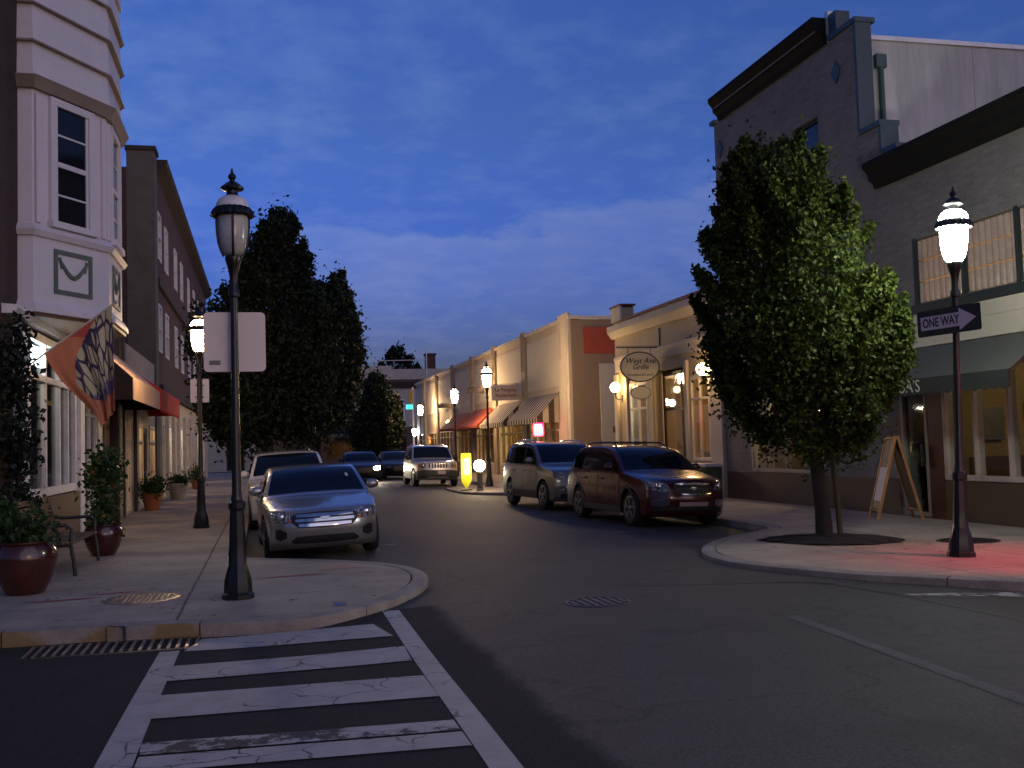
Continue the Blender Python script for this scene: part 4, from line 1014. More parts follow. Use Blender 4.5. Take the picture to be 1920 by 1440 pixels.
BR_DARK = brick('dark_brown_brick', (.040, .018, .013), (.062, .028, .019), (.045, .035, .03))
BR_STONE = brick('brown_grey_brick', (.13, .105, .085), (.18, .145, .115), (.14, .125, .11))
BR_RED = brick('red_brick', (.075, .035, .028), (.10, .048, .036), (.08, .065, .06))
BR_GREY = brick('grey_brick', (.20, .18, .165), (.27, .245, .225), (.23, .215, .2), dirt=.5)
LIMEST = mat('limestone', (.13, .108, .085), .85, var=.3, vs=1.5, bump=.4)
BAYW = mat('bay_white_paint', (.62, .58, .62), .55, var=.07, vs=1.5, bump=.1, bs=20); DRIP = mat('bay_drip_edge', (.24, .19, .16), .7)
GREENTRIM = mat('sage_trim', (.10, .125, .10), .6)
WOODB = mat('brown_wood', (.12, .065, .035), .6, bump=.3, bs=12); DKWOOD = mat('dark_wood', (.03, .018, .013), .55)
INT_AMB = mat('amber_plaster', (.48, .30, .10), .8); INT_TAN = mat('tan_plaster', (.40, .30, .18), .8); INT_DIM = mat('dim_interior', (.12, .085, .06), .8)
ROOFM = mat('flat_roof', (.05, .048, .046), .9)
TUBE = emis('fluorescent_tube', (.9, .95, 1.), 10)
BULB = emis('warm_bulb', (1., .62, .25), 30); GLOBE = emis('warm_globe', (1., .60, .24), 30); WBULB = emis('white_bulb', (.95, .95, 1.), 30)

# ================================================================ left: corner shop with the white bay
X = -3.6
B = thing('corner_building', 'dark brick corner shop with a white upstairs bay and a lit white shopfront', 'building', (X, 14.6, 0))
s = wall(MB(), 'x', X, 14.6, 28.3, 0, 12.5, [(17.2, 21.6, .95, 3.62), (22.5, 25.0, .35, 3.0), (25.5, 26.9, .03, 2.9)], .3, +1)
wall(s, 'y', 14.6, -14, X, 0, 12.5, [(-6.5, -5, 5, 7.2)], .3, -1); s.quad((-14, 14.6, 12.4), (X - .01, 14.6, 12.4), (X - .01, 28.3, 12.4), (-14, 28.3, 12.4)); s.quad((-14, 28.3, 0), (X - .3, 28.3, 0), (X - .3, 28.3, 12.5), (-14, 28.3, 12.5))
s.build('wall', BR_DARK, B)
sash(B, 'y', 14.6, -6.5, -5, 5, 7.2, -1, BAYW, DKGLASS, trans=(6.1,))
# shopfront below
sash(B, 'x', X, 17.2, 21.6, .95, 3.62, +1, WHITE, CLEAR, .14, -.05, .03, (18.75, 19.95, 20.75), (2.9,), 'shop_window', .02)
sash(B, 'x', X, 22.5, 25.0, .35, 3.0, +1, WHITE, CLEAR, .1, -.04, .03, (23.3, 24.15), (2.45,), 'shop_window', .02)
d = sash(B, 'x', X, 25.5, 26.9, .03, 2.9, +1, WOODB, CLEAR, .13, .06, .2, (26.2,), (2.3,), 'door', .12); MB().tube([(X - .02, 26.1, .95), (X + .02, 26.1, 1.0), (X + .02, 26.1, 1.25), (X - .02, 26.1, 1.3)], .015, 8).build('handle', CHROME, d)
s = MB(); room(s, -9, 16.9, .1, X - .31, 22.0, 3.66, '+x'); room(s, -9, 22.2, .05, X - .31, 27.2, 3.3, '+x'); s.build('interior', mat('dark_interior', (.045, .035, .028), .8), B, recalc=False)
s = MB()
for y, z, h in ((17.9, .96, .5), (18.5, .96, .8), (19.3, .96, .45), (20.2, .96, .95), (21.0, .96, .6)):
    s.lathe([(.11, 0), (.16, h * .3), (.09, h * .7), (.12, h)], (X - .55, y, z), 12)
s.box(X - .9, 17.3, .5, X - .32, 21.5, .955).build('window_display', mat('display', (.14, .11, .08), .6), B)
MB().box(X + .13, 16.6, .02, X + .001, 17.15, 3.6).build('pilaster', WHITE, B); MB().box(X + .10, 17.2, .0, X + .001, 21.64, .93, .01).build('stall_riser', WOODB, B); MB().box(X + .12, 21.66, .02, X + .001, 22.1, 3.6).build('pilaster', WHITE, B)
MB().box(X + .09, 22.12, 0, X + .001, 22.42, 3.5).build('post', DKWOOD, B); MB().box(X + .14, 27.05, 0, X + .001, 27.6, 4.0).build('post', DKWOOD, B)
MB().prism([(X + .001, 15.9, 3.66), (X + .16, 15.9, 3.66), (X + .22, 15.9, 3.74), (X + .22, 15.9, 3.78), (X + .001, 15.9, 3.80)], (0, 7.0, 0)).build('fascia_moulding', WHITE, B)
MB().box(X - .16, 17.45, 3.14, X - .10, 19.25, 3.46, .01).build('light_tube', TUBE, B)
# bay window
plan = [(X + .001, 16.9), (-3.38, 16.9), (-2.49, 18.33), (-2.49, 19.95), (-3.3, 21.3), (X + .001, 21.3)]
bay = ring(MB(), plan, 3.98, 4.98, 0); ring(bay, plan, 5.16, 7.26, -.03)
for z in (7.44, 8.02, 8.62, 9.2, 9.8, 10.4): ring(bay, plan, z, z + .56, .03, -.01)
bay = bay.build('bay', BAYW, B)
s = ring(MB(), plan, 3.80, 3.88, .10); ring(s, plan, 3.88, 3.979, .10, .04); ring(s, plan, 4.981, 5.06, .05, .1); ring(s, plan, 5.06, 5.159, .10, .02)
s.build('moulding', BAYW, bay)
s = ring(MB(), plan, 7.262, 7.438, .05, .14)
for z in (8.0, 8.6, 9.18): ring(s, plan, z - .018, z + .019, .075, .05)
s.build('drip_edge', DRIP, bay)
ring(MB(), plan, 3.74, 3.799, .06).build('soffit', WOODB, bay)
ring(MB(), plan, 3.3, 3.3, 0)
for (pa, pb, hw) in ((plan[1], plan[2], .36), (plan[2], plan[3], .40), (plan[0], plan[1], 0)):
    P, L = facet(pa, pb); mid = L / 2
    if hw:
        s = MB()
        a, b = mid - hw, mid + hw
        fbox(s, P, a - .13, a, 5.2, 7.24, -.06, .03); fbox(s, P, b, b + .13, 5.2, 7.24, -.06, .03); fbox(s, P, a, b, 7.12, 7.24, -.06, .03); fbox(s, P, a - .16, b + .16, 5.17, 5.27, -.03, .09)
        fbox(s, P, a, a + .045, 5.27, 7.12, -.02, .0); fbox(s, P, b - .045, b, 5.27, 7.12, -.02, .0); fbox(s, P, a + .045, b - .045, 6.16, 6.24, -.02, .008); fbox(s, P, a + .045, b - .045, 6.66, 6.69, -.02, -.004); fbox(s, P, a + .045, b - .045, 5.7, 5.73, -.02, -.004)
        wf = s.build('window', BAYW, bay); fbox(MB(), P, a, b, 5.27, 7.12, -.028, -.018).build('pane', DKGLASS, wf)
        for u in (.06, L - .16): fbox(MB(), P, u, u + .1, 5.2, 7.2, -.028, .015).build('corner_board', BAYW, bay)
        s = MB(); a, b, e, f = mid - .42, mid + .42, 4.14, 4.84
        fbox(s, P, a, b, e, e + .07, 0, .025); fbox(s, P, a, b, f - .07, f, 0, .025); fbox(s, P, a, a + .07, e + .07, f - .07, 0, .025); fbox(s, P, b - .07, b, e + .07, f - .07, 0, .025)
        pn = s.build('panel_frame', GREENTRIM, bay)
        s = MB(); pts = [P(a + .1 + (b - a - .2) * i / 16, f - .14 - .27 * math.sin(math.pi * i / 16) ** 1.2, .012) for i in range(17)]
        s.tube(pts, [.018 + .02 * math.sin(math.pi * i / 16) for i in range(17)], 8); s.tube([P(a + .12, f - .12, .012), P(a + .16, f - .3, .012)], [.03, .012], 8); s.tube([P(b - .12, f - .12, .012), P(b - .16, f - .3, .012)], [.03, .012], 8)
        s.build('swag', GREENTRIM, pn)
AWB = mat('beige_canvas', (.68, .46, .30), .8, var=.1, bump=.1, bs=6); AWR = mat('red_canvas', (.62, .02, .02), .75, var=.15, bump=.1, bs=6); AWRD = mat('dark_canvas', (.03, .012, .01), .85)
awning(B, X, -2.64, 22.7, 28.25, 4.1, 3.2, .46, [AWB, AWRD])

# one-storey shop with the red awning
B = thing('low_shop', 'one storey grey shop with a scalloped red awning', 'building', (X, 28.4, 0))
s = wall(MB(), 'x', X, 28.35, 36.95, 0, 4.6, [(29.0, 30.1, .1, 2.5), (31.9, 33.0, .6, 2.5), (33.5, 34.5, .03, 2.4), (35.0, 36.5, .6, 2.5)], .25, +1); s.quad((-14, 28.4, 4.5), (X - .01, 28.4, 4.5), (X - .01, 36.95, 4.5), (-14, 36.95, 4.5))
s.build('wall', mat('grey_render', (.34, .32, .29), .8), B)
for a, b, e in ((29.0, 30.1, .1), (31.9, 33.0, .6), (35.0, 36.5, .6)): sash(B, 'x', X, a, b, e, 2.5, +1, CREAM, CLEAR, .09, -.04, .1, ((a + b) / 2,), (2.0,))
d = sash(B, 'x', X, 33.5, 34.5, .03, 2.4, +1, WOODB, CLEAR, .12, .05, .15, (), (), 'door')
s = MB(); room(s, -8, 28.6, .02, X - .26, 36.8, 3.0, '+x').build('interior', INT_AMB, B, recalc=False)
MB().box(X + .1, 28.36, 0, X + .001, 28.6, 4.6).build('pilaster', DKWOOD, B); MB().box(X + .1, 31.0, 0, X + .001, 31.5, 3.0).build('pilaster', DKWOOD, B)
awning(B, X, -2.66, 28.6, 35.0, 3.95, 3.3, .5, [AWR, AWR], .1)

# brown stone block of three storeys
B = thing('stone_building', 'long brown three storey block receding behind the lit lamp with cream shopfronts', 'building', (X, 37, 0))
wins = [(38.3, 39.5), (41.0, 42.2), (45.3, 46.5), (48.6, 49.8), (53, 54.2), (57, 58.2), (61, 62.2), (65, 66.2)]
holes = [(a, b, z0, z1) for a, b in wins for z0, z1 in ((8.5, 10.2), (5.2, 6.9))]
s = wall(MB(), 'x', X, 37.9, 70, 3.7, 11.6, holes, .3, +1)
wall(s, 'y', 37.001, -14, X - .85, 0, 11.4, (), .3, -1); s.quad((-14, 37.1, 11.3), (X - .02, 37.1, 11.3), (X - .02, 70, 11.3), (-14, 70, 11.3)); s.build('wall', BR_RED, B)
s = MB().box(X - .85, 37.0, 0, X + .06, 37.9, 12.0); s.build('corner_pier', LIMEST, B)
MB().box(X - .9, 36.94, 12.0, X + .12, 37.96, 12.15, .02).prism([(X, 37.97, 11.5), (X + .35, 37.97, 11.75), (X + .4, 37.97, 11.95), (X - .2, 37.97, 11.95)], (0, 32.0, 0)).box(X + .001, 37.92, 7.5, X + .12, 70, 7.75).box(X + .001, 37.92, 3.72, X + .2, 70, 4.0).build('cornice', mat('dark_stone', (.045, .036, .03), .85), B)
for a, b in wins:
    for z0, z1 in ((8.5, 10.2), (5.2, 6.9)): sash(B, 'x', X, a, b, z0, z1, +1, WHITE, DKGLASS, .09, -.05, .1, (), ((z0 + z1) / 2,), gd=.05)
sh = [(38.3, 40.0), (40.8, 42.8), (43.6, 45.0), (46.0, 48.5), (49.5, 51.8), (53, 56), (57.5, 60), (61.5, 65)]
s = wall(MB(), 'x', X + .02, 37.92, 70, 0, 3.71, [(a, b, .5, 2.7) for a, b in sh], .3, +1)
for a, b in sh: s.box(X + .14, a - .35, 0, X + .022, a - .05, 3.2)
s.build('shopfront', mat('shop_cream', (.56, .49, .38), .7), B)
for k, (a, b) in enumerate(sh): sash(B, 'x', X + .02, a, b, .5, 2.7, +1, WHITE, CLEAR, .08, -.03, .1, ((a + b) / 2,), (), 'shop_window')
s = MB(); room(s, -8, 38.0, .02, X - .3, 69.5, 3.0, '+x').build('interior', INT_TAN, B, recalc=False)
B = thing('end_building', 'dim low building with a dark doorway at the end of the left pavement', 'building', (-6, 84, 0))
s = wall(MB(), 'y', 86, -12, -.8, 0, 5.5, [(-3.0, -1.6, .05, 2.6)], .3, -1); s.quad((-12, 86, 5.4), (-.8, 86, 5.4), (-.8, 95, 5.4), (-12, 95, 5.4)); s.quad((-.8, 86.3, 0), (-.8, 95, 0), (-.8, 95, 5.5), (-.8, 86.3, 5.5)); s.build('wall', mat('pale_render', (.42, .38, .33), .8), B)
sash(B, 'y', 86, -3.0, -1.6, .05, 2.6, -1, DKWOOD, DKGLASS, .1, 0, .15, (-2.3,), (2.1,), 'door')
MB().box(-3.1, 85.9, 2.75, -2.7, 85.99, 3.0).build('lit_sign', emis('blue_lit_sign', (.15, .25, 1.), 4), B)

# ================================================================ right: grey brick restaurant
X = 11.85
TEAL = mat('teal_painted_metal', (.028, .062, .078), .5); DKGREEN = mat('dark_green_trim', (.018, .030, .026), .55); CORN = mat('cornice_metal', (.011, .011, .010), .85, Specular_IOR_Level=.15); GOLD = mat('gold_line', (.17, .11, .03), .5)
FASC = mat('cream_fascia', (.60, .55, .43), .7, var=.08); BRNPANEL = mat('brown_tile', (.085, .055, .035), .6); MAROON = mat('maroon_panel', (.07, .018, .012), .5)
B = thing('brick_restaurant', 'grey brick restaurant with stepped gable, teal trim and a dark green awning', 'building', (X, 12, 0))
s = wall(MB(), 'x', X, 18.58, 25.42, 0, 9.96, [(20.15, 21.3, 5.6, 8.55), (21.75, 22.9, 5.6, 8.55), (23.3, 24.4, 5.6, 8.55), (20.5, 23.95, .74, 2.5)], .35)
wall(s, 'x', X, 12.2, 18.58, 0, 6.42, [(12.9, 17.0, 3.96, 5.15), (12.9, 16.35, .74, 2.75), (16.85, 17.65, .03, 2.7)], .35)
s.box(X + .001, 17.87, 6.42, X + .35, 18.57, 7.62).box(X + .001, 17.39, 6.42, X + .35, 17.86, 7.02)
wall(s, 'y', 12.2, X + .35, 30, 0, 6.42, (), .3, -1); s.quad((X + .36, 25.42, 0), (30, 25.42, 0), (30, 25.42, 9.7), (X + .36, 25.42, 9.7)); s.build('wall', BR_GREY, B)
MB().box(X + .36, 18.64, 6.3, 30, 18.9, 9.66).build('side_wall', stucco('white_stucco', (.68, .66, .60)), B)
MB().box(X + .3, 18.6, 9.66, 30, 18.95, 9.76, .01).box(X - .02, 19.52, 10.1, X + .12, 19.68, 10.62, .02).build('coping', mat('pale_metal', (.6, .6, .62), .4, .3), B)
MB().box(X + .36, 12.5, 6.2, 30, 18.6, 6.35).box(X + .36, 18.95, 9.4, 30, 25.4, 9.55).build('roof', ROOFM, B)
MB().box(X - .03, 18.50, 7.73, X + .33, 18.579, 9.969).build('corner_strip', TEAL, B)
for q in ((X - .05, 17.80, 7.621, X + .4, 18.499, 7.72), (X - .03, 17.80, 7.121, X + .37, 17.869, 7.62), (X - .05, 17.3, 7.021, X + .4, 17.799, 7.12), (X - .03, 17.32, 6.85, X + .37, 17.388, 7.02), (X - .05, 18.48, 9.97, X + .42, 19.58, 10.07), (X - .03, 19.2, 10.071, X + .3, 19.5, 10.5), (X - .05, 25.3, 9.97, X + .42, 25.6, 10.07)): MB().box(*q).build('parapet_cap', TEAL, B)
s = MB(); s.box(12.29, 18.52, 9.06, 12.53, 18.638, 9.34, .015); s.tube([(12.41, 18.57, 9.08), (12.41, 18.57, 7.0)], .058, 12); s.build('downpipe', mat('green_downpipe', (.035, .085, .075), .5), B)
def cornice(y0, y1, z, h, d, nm, par):
    pr = [(X + .001, z), (X - d * .25, z), (X - d * .3, z + h * .18), (X - d * .62, z + h * .36), (X - d * .66, z + h * .55), (X - d, z + h * .8), (X - d, z + h), (X + .001, z + h)]
    c_ = MB().prism([(a, y0, b) for a, b in pr], (0, y1 - y0, 0)).build(nm, CORN, par)
    return c_
c1 = cornice(19.62, 25.0, 9.94, .56, .34, 'cornice', B); MB().box(X - .245, 19.7, 10.20, X - .232, 24.9, 10.235).build('gold_line', GOLD, c1)
c2 = cornice(12.1, 18.05, 6.39, .50, .32, 'cornice', B)
for y, z in ((19.32, 9.2), (25.1, 9.2)): MB().prism([(X - .03, y + a, z + b) for a, b in ((-.17, 0), (0, -.25), (.17, 0), (0, .25))], (.029, 0, 0)).build('diamond', TEAL, B)
for a, b in ((20.15, 21.3), (21.75, 22.9), (23.3, 24.4)): sash(B, 'x', X, a, b, 5.6, 8.55, -1, DKGREEN, DKGLASS, .08, .08, .2, (), (7.1,), gd=.14)
# glass-block band; emission in blocks and backing stands in for warm room light
GB = mat('glass_block', (.34, .34, .34), .16, bump=.4, bs=20, Coat_Weight=.8, Transmission_Weight=.3, Emission_Color=(1., .5, .16), Emission_Strength=.02)
s = MB()
for i in range(26):
    for j in range(3):
        y, z = 12.98 + i * .158, 3.975 + j * .392; s.lathe([(.055, 0), (.07, .012), (.07, .366), (.055, .378)], (X + .1, y, z), 12)
gbk = s.build('glass_block_window', GB, B, smooth=40); MB().box(X + .19, 12.9, 3.96, X + .2, 17.0, 5.15).build('backing', emis('room_glow_backing', (1., .42, .08), .55, (.25, .12, .05)), gbk)
for y in (12.9, 14.25, 15.6, 16.95): MB().box(X - .03, y - .04, 3.94, X + .05, y + .04, 5.18).build('mullion', DKGREEN, B)
MB().box(X - .1, 12.15, 3.76, X - .001, 18.5, 3.93, .01).build('green_band', DKGREEN, B)
MB().box(X - .07, 12.15, 3.14, X - .001, 18.5, 3.755, .01).box(X - .09, 12.15, 3.5, X - .071, 18.5, 3.53).build('fascia', FASC, B)
MB().box(X - .03, 12.15, 0, X - .001, 16.38, .70, .005).box(X - .03, 17.75, 0, X - .001, 25.4, .70, .005).build('base_panel', BRNPANEL, B)
MB().box(X - .025, 16.39, .0, X - .001, 16.82, 3.1).build('door_side_panel', MAROON, B)
sash(B, 'x', X, 12.9, 16.35, .72, 2.75, -1, mat('lilac_frame', (.42, .34, .32), .5), CLEAR, .09, -.05, .12, (13.75, 14.65, 15.5), (), 'shop_window', .02)
d = sash(B, 'x', X, 16.85, 17.65, .03, 2.7, -1, mat('door_frame', (.33, .29, .26), .5), CLEAR, .07, -.02, .1, (), (), 'door', .05)
MB().box(X - .08, 16.93, .95, X - .03, 16.99, 1.35, .01).build('handle', BLACK, d); 
sash(B, 'x', X, 20.5, 23.95, .72, 2.5, -1, mat('grey_frame', (.34, .3, .26), .5), CLEAR, .08, -.04, .1, (21.35, 22.2, 23.05), (), 'shop_window', .02)
s = MB(); room(s, X + .36, 12.4, .05, 17, 16.5, 3.0, '-x').build('interior', mat('ochre_plaster', (.36, .25, .12), .8), B, recalc=False)
s = MB(); room(s, X + .36, 16.6, .05, 15, 18.4, 3.0, '-x'); room(s, X + .36, 20.2, .05, 16, 25.0, 3.0, '-x').build('back_room', INT_DIM, B, recalc=False)
s = MB()
for x, y in ((13.2, 15.4), (13.4, 14.4), (13.1, 13.5)):
    s.box(x - .2, y - .2, .42, x + .2, y + .2, .48, .02).box(x + .17, y - .2, .48, x + .22, y + .2, 1.05, .02)
    for a in (-.17, .17):
        for b in (-.17, .17): s.bar((x + a, y + b, .05), (x + a, y + b, .42), .04)
s.build('dining_chairs', BLACK, B)
s = MB().box(12.6, 13.0, .70, 13.1, 15.9, .75, .01).box(16.5, 12.6, 2.35, 16.95, 13.6, 2.95).box(16.9, 14.0, 1.2, 16.97, 15.6, 2.1)
s.box(16.86, 12.45, .06, 16.94, 16.42, 1.1).box(12.4, 16.40, .06, 16.85, 16.46, 1.1)
s.build('furnishing', WOODB, B)
for k, (y, z, a, b) in enumerate(((15.3, 1.75, .35, .28), (14.2, 1.8, .25, .33), (13.2, 1.7, .3, .25))): MB().box(16.88, y - a, z - b, 16.94, y + a, z + b, .01).build('picture', mat('picture_tone', ((.10, .12, .14), (.22, .12, .06), (.3, .28, .22))[k], .4), B)
for x, z in ((12.9, 1.7), (13.9, 1.8), (15.0, 1.65)): MB().box(x - .25, 16.41, z - .3, x + .25, 16.46, z + .3, .01).build('picture', mat('picture_tone', (.14, .13, .12), .4), B)
for y in (20.9, 21.8, 22.6, 23.4): MB().ball((12.5, y, 2.1), .05, n=10, m=6).build('string_light', BULB, B)
MB().box(15.2, 13.4, 2.55, 15.3, 14.0, 2.98).build('yellow_lamp_shade', emis('lamp_shade', (1., .62, .12), 2.2), B)
AWG = mat('green_canvas', (.10, .10, .078), .8, var=.12, bump=.12, bs=5); AWGD = mat('dark_green_valance', (.03, .036, .033), .8)
aw = awning(B, X - .1, 10.9, 13.45, 18.2, 3.12, 2.5, .26, [AWG, AWGD], .035, closed=False, vm=1)
MB().prism([(X - .1, 13.46, 3.09), (10.92, 13.46, 2.47), (10.92, 13.46, 2.44), (X - .1, 13.46, 3.05)], (0, .03, 0)).box(10.89, 13.45, 2.23, 10.92, 13.5, 2.5).build('awning_rib', MAROON, B)
text('lettering', "JOSHUA'S", .30, facing((10.884, 16.3, 2.36), (0, -1, 0)), mat('cream_letters', (.6, .57, .48), .7), aw, .003, sx=1.05)

# ================================================================ right: grille with sidewalk globes
B = thing('cream_grille_building', 'cream single storey grille with recessed entry, globe lamps and oval sign', 'building', (X, 25.5, 0))
TAN = mat('tan_render', (.42, .34, .22), .75, var=.12, vs=1.2); TAND = mat('tan_trim', (.34, .27, .17), .7); CRM = mat('cream_render', (.50, .44, .35), .75, var=.1, vs=1.)
s = wall(MB(), 'x', X, 25.46, 34.1, 0, 5.62, [(26.35, 27.7, .95, 3.35), (27.95, 30.6, .03, 3.7), (31.1, 32.75, .9, 3.45)], .35)
s.quad((X + .36, 34.1, 0), (28, 34.1, 0), (28, 34.1, 5.6), (X + .36, 34.1, 5.6)); s.box(X - .02, 33.2, 5.62, X + .4, 34.12, 6.1); s.build('wall', TAN, B)
MB().box(X + .36, 25.5, 5.3, 28, 34.05, 5.4).build('roof', ROOFM, B)
s = MB().prism([(X - .001, 25.47, 5.08), (X - .1, 25.47, 5.08), (X - .26, 25.47, 5.3), (X - .26, 25.47, 5.5), (X - .001, 25.47, 5.55)], (0, 8.68, 0)).box(X - .1, 33.15, 5.64, X - .021, 34.14, 6.14, .02); s.build('cornice', CRM, B)
MB().box(X - .05, 25.47, 5.621, X + .4, 33.19, 5.70, .01).box(X - .12, 33.1, 6.14, X + .45, 34.2, 6.2).build('red_coping', mat('red_coping', (.16, .035, .03), .6), B)
n = 24; pts = [(X - .06, 25.5 + 8.5 * i / n, 3.86 + .22 * math.sin(math.pi * (i / n)) ** .6) for i in range(n + 1)]
MB().prism(pts + [(X - .06, 34.0, 4.3), (X - .06, 25.5, 4.3)], (.058, 0, 0)).box(X - .1, 25.5, 4.301, X - .001, 34.0, 4.42, .01).build('fascia', CRM, B)
for a, b in ((25.47, 26.2), (27.75, 27.93), (30.62, 30.85), (32.8, 33.0), (33.75, 34.08)): MB().box(X - .1, a, 0, X - .001, b, 3.84, .01).build('pilaster', CRM, B)
MB().box(X - .06, 26.22, 0, X - .001, 27.74, .85, .005).box(X - .06, 30.87, 0, X - .001, 32.78, .8, .005).build('base_panel', mat('green_base', (.05, .07, .045), .6), B)
sash(B, 'x', X, 26.35, 27.7, .95, 3.35, -1, CREAM, CLEAR, .1, -.03, .035, (27.05,), (2.7,)); sash(B, 'x', X, 31.1, 32.75, .9, 3.45, -1, CREAM, CLEAR, .1, -.03, .035, (31.9,), (2.6,))
d = sash(B, 'x', X + .3, 28.0, 30.55, .03, 3.65, -1, DKWOOD, CLEAR, .12, .0, .04, (29.1,), (2.5,), 'door')
s = MB(); room(s, X + .36, 25.7, .05, 18, 33.8, 3.6, '-x').build('interior', mat('brown_interior', (.26, .15, .06), .8), B, recalc=False)
s = MB().box(14.5, 27, .05, 15.1, 33, 1.1).box(17.5, 27, 1.2, 17.9, 33, 1.26).box(17.5, 27, 1.7, 17.9, 33, 1.76)
for i in range(24): s.lathe([(.05, 0), (.05, .2), (.02, .26), (.02, .34)], (17.65, 27.2 + i * .24, 1.26 + .5 * (i % 2)), 8)
s.build('bar_counter', DKWOOD, B)
for (x, y, z, m_) in ((13.6, 29.4, 2.75, BULB), (12.9, 31.7, 2.75, WBULB), (12.9, 32.2, 2.8, WBULB), (15.5, 28.7, 2.6, BULB), (14.6, 30.4, 2.9, BULB)):
    s = MB().ball((x, y, z), .11); p_ = s.build('pendant_lamp', m_, B, smooth=80); MB().tube([(x, y, z + .1), (x, y, 3.6)], .008, 6).build('cord', BLACK, p_)
NEON = emis('red_neon', (1., .03, .06), 9)
s = MB().tube([(X + .18, 26.7, 2.0), (X + .18, 26.62, 2.2), (X + .18, 26.7, 2.42)], .025, 8).ball((14.2, 29.2, 1.95), .07).build('red_neon', NEON, B)
MB().ball((14.2, 28.75, 1.9), .05).ball((14.0, 29.0, 1.85), .04).build('green_neon', emis('green_neon', (.1, 1., .25), 6), B)
for (x, y, z, lb) in ((11.5, 33.2, 3.37, 'lit globe lamp on the wall nearer the alley, left of the oval sign'), (11.52, 26.05, 3.44, 'lit globe lamp half hidden by the pear tree leaves')):
    t = thing('globe_lamp', lb, 'wall lamp', (X, y, z - .3), group='globe lamps on the grille wall')
    MB().ball((x, y, z), .17, n=20, m=14).build('globe', GLOBE, t, smooth=80)
    MB().tube([(X - .101, y, z - .38), (x + .1, y, z - .42), (x, y, z - .33), (x, y, z - .16)], .02, 8).lathe([(.07, 0), (.08, .03), (.04, .06)], (x, y, z - .2), 14).box(X - .12, y - .06, z - .5, X - .1, y + .06, z - .26).build('bracket', BLACK, t, smooth=50)
# planter shelf by the window
t = thing('planter_box', 'white rimmed planter box with green plants below the grille window', 'planter', (11.5, 26.4, 0))
MB().box(11.3, 25.6, .0, 11.7, 27.2, .82, .01).build('box', mat('planter_green', (.10, .13, .06), .7), t); MB().box(11.25, 25.55, .82, 11.75, 27.25, .9, .01).build('rim', WHITE, t)
V, k = leaves([(11.1 + random.gauss(0, .08), 25.7 + random.random() * 1.2, .35 + random.random() * .3) for _ in range(22)], [.1] * 22, 30, .12); mesh_leaves('foliage', V, k, leaf_mat('yellow_green_leaf', (.12, .17, .02), (.22, .27, .05), .3), t, (11.5, 26.4, 0))
# hanging oval sign
t = thing('oval_sign', 'large hanging oval sign with script lettering over the pavement', 'sign', (X, 29.9, 4.4))
SIGNC = mat('sign_cream', (.48, .45, .36), .5, var=.05); NAVY = mat('sign_navy', (.02, .025, .045), .5)
def oval(cx, cz, a, b, y, th=.04, n=48): return [(cx + a * math.cos(2 * math.pi * i / n), y, cz + b * math.sin(2 * math.pi * i / n)) for i in range(n)]
MB().prism(oval(11.17, 3.81, .64, .47, 29.88), (0, .05, 0)).build('border', NAVY, t); pn = MB().prism(oval(11.17, 3.81, .60, .43, 29.872), (0, .066, 0)).build('panel', SIGNC, t)
Fm_ = lambda x, z, y=29.866: facing((x, y, z), (1, 0, 0))
text('lettering', 'West Ave', .24, Fm_(11.17, 3.99), NAVY, pn, .002, .35, off=.003); text('lettering', 'Grille', .23, Fm_(11.17, 3.80), NAVY, pn, .002, .35, off=.003); text('lettering', 'Breakfast & Lunch', .115, Fm_(11.17, 3.57), NAVY, pn, .002, .25)
s = MB().box(10.42, 29.885, 4.385, X - .01, 29.915, 4.42).box(X - .03, 29.87, 4.3, X - .002, 29.93, 5.0)
for i in range(14): x = 10.45 + i * .1; s.bar((x, 29.9, 4.42), (x + .05, 29.9, 4.46), .012).bar((x + .05, 29.9, 4.46), (x + .1, 29.9, 4.42), .012)
for x in (10.8, 11.54): s.tube([(x, 29.9, 4.39), (x, 29.9, 4.16)], .01, 6)
s.build('bracket', BLACK, t)
t = thing('oval_sign', 'small blank oval sign hanging beneath the large script sign', 'sign', (11.17, 29.9, 3.25))
MB().prism(oval(11.17, 3.02, .33, .21, 29.885), (0, .03, 0)).build('border', NAVY, t); MB().prism(oval(11.17, 3.02, .305, .185, 29.878), (0, .044, 0)).build('panel', SIGNC, t); MB().tube([(11.0, 29.9, 3.2), (11.0, 29.9, 3.36)], .008, 6).tube([(11.34, 29.9, 3.2), (11.34, 29.9, 3.36)], .008, 6).build('hanger', BLACK, t)

# ================================================================ right: beige row with awnings
B = thing('beige_shop_row', 'long beige one storey row with pilasters and striped and orange awnings', 'building', (X, 39.4, 0))
BEI = mat('beige_render', (.50, .40, .30), .8, var=.12, vs=.8); BEIL = mat('light_render', (.58, .50, .38), .8, var=.08); BEID = mat('tan_side_wall', (.30, .205, .12), .85, var=.1, vs=.7); PIL = mat('pilaster_tan', (.34, .27, .19), .8)
bays = [(41.0, 46.4), (47.3, 52.8), (53.6, 58.9), (59.8, 65.3), (66.2, 71.7), (72.6, 77.5), (78.2, 82.0)]
holes = [(a + .3, b - .3, .5, 2.55) for a, b in bays]
s = wall(MB(), 'x', X, 39.4, 82.7, 0, 6.45, holes, .3); s.quad((X + .01, 39.42, 6.2), (30, 39.42, 6.2), (30, 82.7, 6.2), (X + .01, 82.7, 6.2)); s.quad((X + .31, 82.7, 0), (30, 82.7, 0), (30, 82.7, 6.4), (X + .31, 82.7, 6.4)); s.build('wall', BEI, B)
MB().box(X + .005, 39.30, 0, 30, 39.399, 6.40).build('side_wall', BEID, B)
MB().box(12.35, 39.27, 5.06, 14.6, 39.299, 6.12).build('orange_panel', mat('orange_panel', (.42, .065, .022), .7), B)
MB().box(12.97, 39.27, .02, 14.2, 39.299, 4.66).build('light_panel', BEIL, B)
